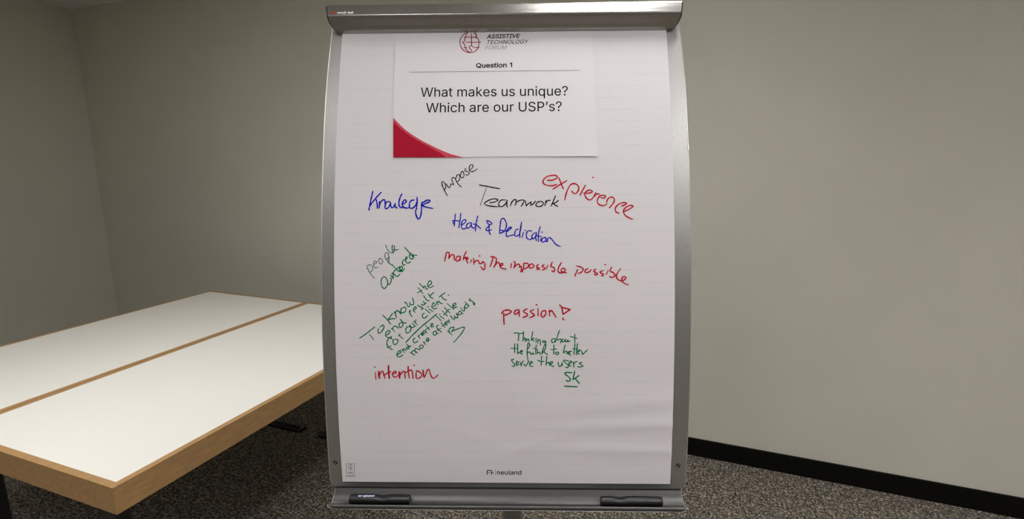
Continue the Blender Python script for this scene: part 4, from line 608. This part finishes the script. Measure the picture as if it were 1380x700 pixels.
def outlines(text):
    x = 0; out = []
    for ch in text:
        adv, pl = GLYPHS[ch]
        for s in pl: out.append([(x + int(a), int(b)) for a, b in (p.split(',') for p in s.split())])
        x += adv
    xs = [p[0] for pl in out for p in pl]; lo, hi = min(xs), max(xs)
    return [[((a - lo) / (hi - lo), b / CAPH) for a, b in pl] for pl in out], (hi - lo) / CAPH
def printed(name, text, p0, p1, cap_px, ink, parent, origin, nfun, shear=0., bold=0., label=None):
    """text whose ink runs from p0 to p1 (photograph pixels on the baseline), capitals cap_px tall"""
    a = Vector(to_uv(*p0)); b = Vector(to_uv(*p1)); c = Vector(to_uv(p0[0], p0[1] - cap_px)); hgt = (c - a).length
    d = b - a; up = Vector((-d.y, d.x)).normalized() * hgt
    pl, asp = outlines(text); k = d.length / hgt - shear
    pl = [[(x * k + shear * y, y) for x, y in q] for q in pl]    # in cap heights
    def xf(x, y):
        q = a + d.normalized() * x * hgt + up * y; return S(q.x, q.y, nfun(q.x, q.y)) - origin
    vs, fs = fan_mesh_from_curve(pl, xf, bold)
    o = mesh_obj(name, vs, fs, INK[ink], parent)
    return tag(o, label)
def smooth_line(pts, sub=4):
    if len(pts) < 3: 
        return [tuple(pts[0]), tuple(pts[-1])] if len(pts) == 2 else list(pts)
    return catmull(pts, sub)
def ribbons(name, strokes, ink, width, parent, origin, nfun, label=None, taper=.75, pos=None):
    """strokes: lists of (u, v) on the board frame; flat marker lines width wide"""
    vs, fs = [], []
    pos = pos or (lambda u, v: S(u, v, nfun(u, v)))
    for si, st in enumerate(strokes):
        wd = width
        if len(st) == 1: st = [(st[0][0] - width * .25, st[0][1]), (st[0][0] + width * .25, st[0][1])]; wd = width * 1.15
        L_ = smooth_line(st); n = len(L_); base = len(vs)
        hw = []
        for i in range(n):
            a, b = L_[max(0, i - 1)], L_[min(n - 1, i + 1)]
            t = Vector((b[0] - a[0], b[1] - a[1])); t = t.normalized() if t.length > 1e-9 else Vector((1, 0))
            hw.append(t)
        rows = []
        t0, t1 = hw[0], hw[-1]; h = wd / 2
        rows.append((Vector(L_[0]) - t0 * h * .8, t0, h * .45 * taper))
        for i in range(n):
            f = i / max(1, n - 1)
            k = .92 + .12 * math.sin(7 * f * math.pi + si * 1.7) - (1 - taper) * max(0, abs(2 * f - 1) - .8) / .2 * .6
            rows.append((Vector(L_[i]), hw[i], h * k))
        rows.append((Vector(L_[-1]) + t1 * h * .8, t1, h * .45 * taper))
        for p, t, k in rows:
            nn = Vector((-t.y, t.x))
            for sg in (1, -1):
                q = p + nn * k * sg; vs.append(pos(q.x, q.y) - origin)
        for i in range(len(rows) - 1):
            b_ = base + 2 * i; fs.append((b_, b_ + 1, b_ + 3, b_ + 2))
    o = mesh_obj(name, vs, fs, INK[ink], parent)
    return tag(o, label)
def parse(txt, x0, y0, sc):
    out = []
    for st in txt.split(';'):
        pts = []
        for p in st.split():
            a, b = p.split(','); pts.append(to_uv(x0 + float(a) / sc, y0 + float(b) / sc))
        if pts: out.append(pts)
    return out
PX = 1.045 / FPX     # size of one photograph pixel on the sheet

# ------------------------------------------------------------------ the pad of flip chart paper
PO = S(0, .48, 0)
pad = empty('paper_pad', PO, 0, 'white squared flip chart paper covered with coloured handwriting, clamped on the board', 'paper')
nu, nv = 90, 130; vs, fs, uvs = [], [], []
PU0, PU1, PV0, PV1 = -.340, .340, -.4581, .486
for j in range(nv + 1):
    v = PV0 + (PV1 - PV0) * j / nv
    for i in range(nu + 1):
        u = PU0 + (PU1 - PU0) * i / nu; vs.append(S(u, v, wave(u, v)) - PO); uvs.append((u, v))
W = nu + 1
for j in range(nv):
    for i in range(nu): p = j * W + i; fs.append((p, p + 1, p + W + 1, p + W))
ring = [i for i in range(W)] + [j * W + nu for j in range(1, nv + 1)] + [nv * W + i for i in range(nu - 1, -1, -1)] + [j * W for j in range(nv - 1, 0, -1)]
b0 = len(vs)
for r in ring:
    u, v = uvs[r]; vs.append(S(u, v, -.0008 + wave(u, v) * .9) - PO); uvs.append((-.45, -.55))
for k in range(len(ring)):
    a, b = ring[k], ring[(k + 1) % len(ring)]; c, d = b0 + k, b0 + (k + 1) % len(ring); fs.append((a, c, d, b))
mesh_obj('top_sheet', vs, fs, M['paper'], pad, smooth=True, uvs=uvs).data.set_sharp_from_angle(angle=.7)
# the sheets behind, a hair smaller
vs = []
for n in (-.0011, -.0050):
    for j in range(31):
        v = PV0 + .0008 + (PV1 - PV0 - .001) * j / 30
        for u in (PU0 + .0006, PU1 - .0006): vs.append(S(u, v, n) - PO)
fs = []
for j in range(30):
    p = 2 * j; fs += [(p, p + 1, p + 3, p + 2), (62 + p, 62 + p + 2, 62 + p + 3, 62 + p + 1), (p, p + 2, p + 64, p + 62), (p + 1, p + 63, p + 65, p + 3)]
fs += [(0, 62, 63, 1), (60, 61, 123, 122)]
mesh_obj('sheet_stack', vs, fs, M['page'], pad)

def on_paper(u, v): return wave(u, v) + .00035
HAND = HANDWRITING_TABLE
for (label, ink, wpx, x0, y0, sc, txt) in HAND:
    ribbons('handwriting', parse(txt, x0, y0, sc), ink, wpx * 1.12 * PX, pad, PO, on_paper, label)

# maker's logo at the foot of the sheet
ribbons('printed_logo', parse('285,340 285,262 300,248 370,248 385,262 385,340;333,297;415,297', 640, 620, 17.25), 'logo', 1.35 * PX, pad, PO, on_paper, 'small arch logo with two dots', 1)
ribbons('printed_rule', parse('477,235 475,350', 640, 620, 17.25), 'lightprint', .7 * PX, pad, PO, on_paper)
printed('printed_name', 'neuland', (669.9, 639.9), (702.6, 639.9), 5.6, 'logo', pad, PO, on_paper, bold=.025)
# certification mark in the lower left corner
cm = ribbons('certification_mark', parse('207,180 205,485;205,485 400,485;400,485 392,180;392,180 207,180', 455, 615, 17.5), 'lightprint', .65 * PX, pad, PO, on_paper, 'small framed tree mark', 1)
ribbons('tree_emblem', parse('250,270 262,235 300,195 335,230 338,262 318,275 300,255;300,262 300,300;272,325 278,308 305,298 325,312 335,335;300,360', 455, 615, 17.5), 'lightprint', 1.0 * PX, cm, PO, on_paper)
printed('printed_text', 'FSC', (469.2, 638.9), (475.9, 638.9), 2.0, 'logo', cm, PO, on_paper, bold=.04)
ribbons('fine_print', parse('235,462 262,462;275,463 330,463;342,463 375,463', 455, 615, 17.5), 'lightprint', .9 * PX, cm, PO, on_paper, None, 1)

# ------------------------------------------------------------------ the printed page fixed on the sheet
QO = S(0, .30, 0)
page = empty('printed_page', QO, 0, 'white printed page with the question and a red corner, fixed over the pad', 'page')
pc = [Vector((-.2266, .4835)), Vector((.1845, .4815)), Vector((.1901, .2115)), Vector((-.2217, .2135))]
def page_uv(s, t):      # s right, t down
    return (pc[0] * (1 - s) + pc[1] * s) * (1 - t) + (pc[3] * (1 - s) + pc[2] * s) * t
def page_n(u, v):
    r = max(0., (u - .03) / .16); b = max(0., (.26 - v) / .05)
    l = max(0., (-.19 - u) / .035)
    return wave(u, v) + .0009 + .0018 * min(1, r) ** 2 * min(1, b) ** 2 + .0007 * min(1, l) ** 2
nu, nv = 40, 30; vs, fs = [], []
for lay in (0, 1):
    for j in range(nv + 1):
        for i in range(nu + 1):
            q = page_uv(i / nu, j / nv); vs.append(S(q.x, q.y, page_n(q.x, q.y) - lay * .00025) - QO)
W = nu + 1; K = W * (nv + 1)
for j in range(nv):
    for i in range(nu): p = j * W + i; fs += [(p, p + W, p + W + 1, p + 1), (K + p, K + p + 1, K + p + W + 1, K + p + W)]
for i in range(nu): fs.append((i, i + 1, K + i + 1, K + i)); p = nv * W + i; fs.append((p, K + p, K + p + 1, p + 1))
for j in range(nv): p = j * W; fs.append((p, K + p, K + p + W, p + W)); p += nu; fs.append((p, p + W, K + p + W, K + p))
mesh_obj('sheet', vs, fs, M['page'], page, smooth=True).data.set_sharp_from_angle(angle=.7)
def on_page(u, v): return page_n(u, v) + .0003
def on_page2(u, v): return page_n(u, v) + .0006
printed('question_text', 'What makes us unique?', (567.0, 130.9), (765.2, 129.0), 12.5, 'print', page, QO, on_page, bold=.008)
printed('question_text', 'Which are our USP’s?', (574.3, 151.9), (757.0, 149.9), 12.6, 'print', page, QO, on_page, bold=.008)
printed('heading_text', 'Question 1', (641.9, 91.6), (690.0, 90.7), 5.9, 'print', page, QO, on_page, bold=.045)
ribbons('printed_rule', [[to_uv(551.7 + 229.7 * i / 12, 97.6 - 2.5 * i / 12) for i in range(13)]], 'rule', .75 * PX, page, QO, on_page, None, 1)
printed('organisation_text', 'ASSISTIVE', (656.0, 52.2), (701.0, 51.3), 5.3, 'print', page, QO, on_page, .28, .042)
printed('organisation_text', 'TECHNOLOGY', (655.2, 59.9), (712.8, 58.9), 5.2, 'print', page, QO, on_page, .28, .012)
printed('organisation_text', 'FORUM', (653.8, 67.2), (683.2, 66.6), 5.0, 'lightprint', page, QO, on_page, .28, -.012, 'thin grey lettering')
globe = '215,105 160,150 125,200 115,260 130,330 175,385 235,413 285,416;235,105 200,170 190,215 185,240 155,260 185,285 195,330 225,385 285,416;355,105 372,150 355,178 395,205 408,260 395,340 345,400 285,416;175,178 385,178;215,257 440,257;180,337 225,337;330,337 415,337;293,120 293,305;293,305 255,340 293,375;293,375 293,395;318,330 293,308;330,112 370,150'
g = ribbons('globe_emblem', parse(globe, 610, 35, 11.5), 'maroon', 1.35 * PX, page, QO, on_page, 'maroon line globe', 1)
# red corner sweep: outer lighter band over a crimson field, built as narrow strips so that it follows the sheet
def strip_area(name, top, x0, x1, ybase, ink, nfun):
    vs, fs = [], []
    n = 40; m = 8
    for i in range(n + 1):
        x = x0 + (x1 - x0) * i / n
        yt = top(x)
        for j in range(m + 1):
            u, v = to_uv(x, yt + (ybase(x) - yt) * j / m); vs.append(S(u, v, nfun(u, v)) - QO)
    for i in range(n):
        for j in range(m): p = i * (m + 1) + j; fs.append((p, p + 1, p + m + 2, p + m + 1))
    return mesh_obj(name, vs, fs, INK[ink], page)
def interp(pts):
    def f(x):
        for (xa, ya), (xb, yb) in zip(pts, pts[1:]):
            if x <= xb: return ya + (yb - ya) * (x - xa) / (xb - xa)
        return pts[-1][1]
    return f
outer = catmull([(530.2, 159.0), (538.5, 167.5), (548.5, 176.6), (565.7, 188.1), (585.7, 198.4), (605.7, 207.2), (624.5, 212.4)], 5)
inner = catmull([(530.2, 163.0), (537, 171), (554.3, 184.5), (571.4, 194.2), (585.7, 202), (594, 207), (601.5, 212.4)], 5)
tag(strip_area('red_sweep', interp(outer), 530.3, 624, lambda x: 212.5, 'rose', on_page), 'lighter red band')
tag(strip_area('red_sweep', interp(inner), 530.3, 601, lambda x: 212.5, 'crimson', on_page2), 'deep red corner')

# maker's name on the clamp bar
def bar_print(text, u0, u1, k0, k1, ink, bold, label=None):
    pl, asp = outlines(text)
    vs, fs = fan_mesh_from_curve(pl, lambda x, y: bar_point(u0 + (u1 - u0) * x, k0 + (k1 - k0) * y, .0003) - FC, bold)
    mesh_obj('printed_name', vs, fs, INK[ink], bar)
BK0, BK1 = 26.0, 29.0
bar_print('neuland', -.3395, -.3085, BK0, BK1, 'white', .02)
vs, fs = [], []
for (ua, ub, ka, kb) in ((-.3525, -.3505, 0, 2.6), (-.3505, -.3475, 1.9, 2.6), (-.3475, -.3455, 0, 2.6), (-.3500, -.3482, .6, 1.4), (-.3445, -.3425, .6, 1.5)):
    b_ = len(vs)
    for (u, k) in ((ua, ka), (ub, ka), (ub, kb), (ua, kb)): vs.append(bar_point(u, BK0 + k, .0003) - FC)
    fs.append((b_, b_ + 1, b_ + 2, b_ + 3))
tag(mesh_obj('printed_logo', vs, fs, INK['orange'], bar), 'small red logo')

# ------------------------------------------------------------------ two markers lying in the tray
def marker(u0, u1, cv, cn, dip_u, label, printed_side):
    c0 = BO + BU * ((u0 + u1) / 2) + BV * cv + BN * (cn + bow(-.475))
    t = empty('marker_pen', c0, 0, label, 'marker', None)
    ln = u1 - u0; sg = 1
    def body(name, ua, ub, n=26, seg=28, mtl=M['plastic']):
        vs, fs = [], []
        for i in range(n + 1):
            x = ua + (ub - ua) * i / n; f = x / ln
            r = .0094 + .0008 * math.sin(math.pi * max(0, min(1, f + .5)))
            for end in (-ln / 2, ln / 2):
                d = abs(x - end)
                if d < .002: r -= .0013 * (1 - d / .002) ** 2
            dip = .0030 * gauss(x, dip_u, .009) ** .8 if abs(x - dip_u) < .03 else 0
            for k in range(seg):
                a = 2 * math.pi * k / seg
                rr = r - dip * max(0, math.cos(a)) ** 1.5
                vs.append(BU * x + BV * rr * math.cos(a) + BN * rr * math.sin(a))
        for i in range(n):
            for k in range(seg): fs.append((i * seg + k, i * seg + (k + 1) % seg, (i + 1) * seg + (k + 1) % seg, (i + 1) * seg + k))
        fs += [tuple(range(seg))[::-1], tuple(range(n * seg, (n + 1) * seg))]
        o = mesh_obj(name, vs, fs, mtl, t, smooth=True); o.data.set_sharp_from_angle(angle=.8); return o
    split = dip_u + .010
    body('barrel', -ln / 2, split - .00005)
    body('cap', split + .00005, ln / 2)
    if printed_side:
        pl, _ = outlines('neuland')
        def xf(x, y):
            a = math.radians(38 - 24 * y); X = -ln / 2 + .0200 + .031 * x
            return BU * X + BV * .01035 * math.cos(a) + BN * .01035 * math.sin(a)
        vs, fs = fan_mesh_from_curve(pl, xf, .03); mesh_obj('printed_name', vs, fs, M['marker_print'], t)
    return t
marker(-.3185, -.1942, -.4868, .0195, .0062, 'black marker lying at the left end of the pen tray', True)
marker(.1952, .3190, -.4868, .0195, -.0216, 'black marker lying at the right end of the pen tray', False)
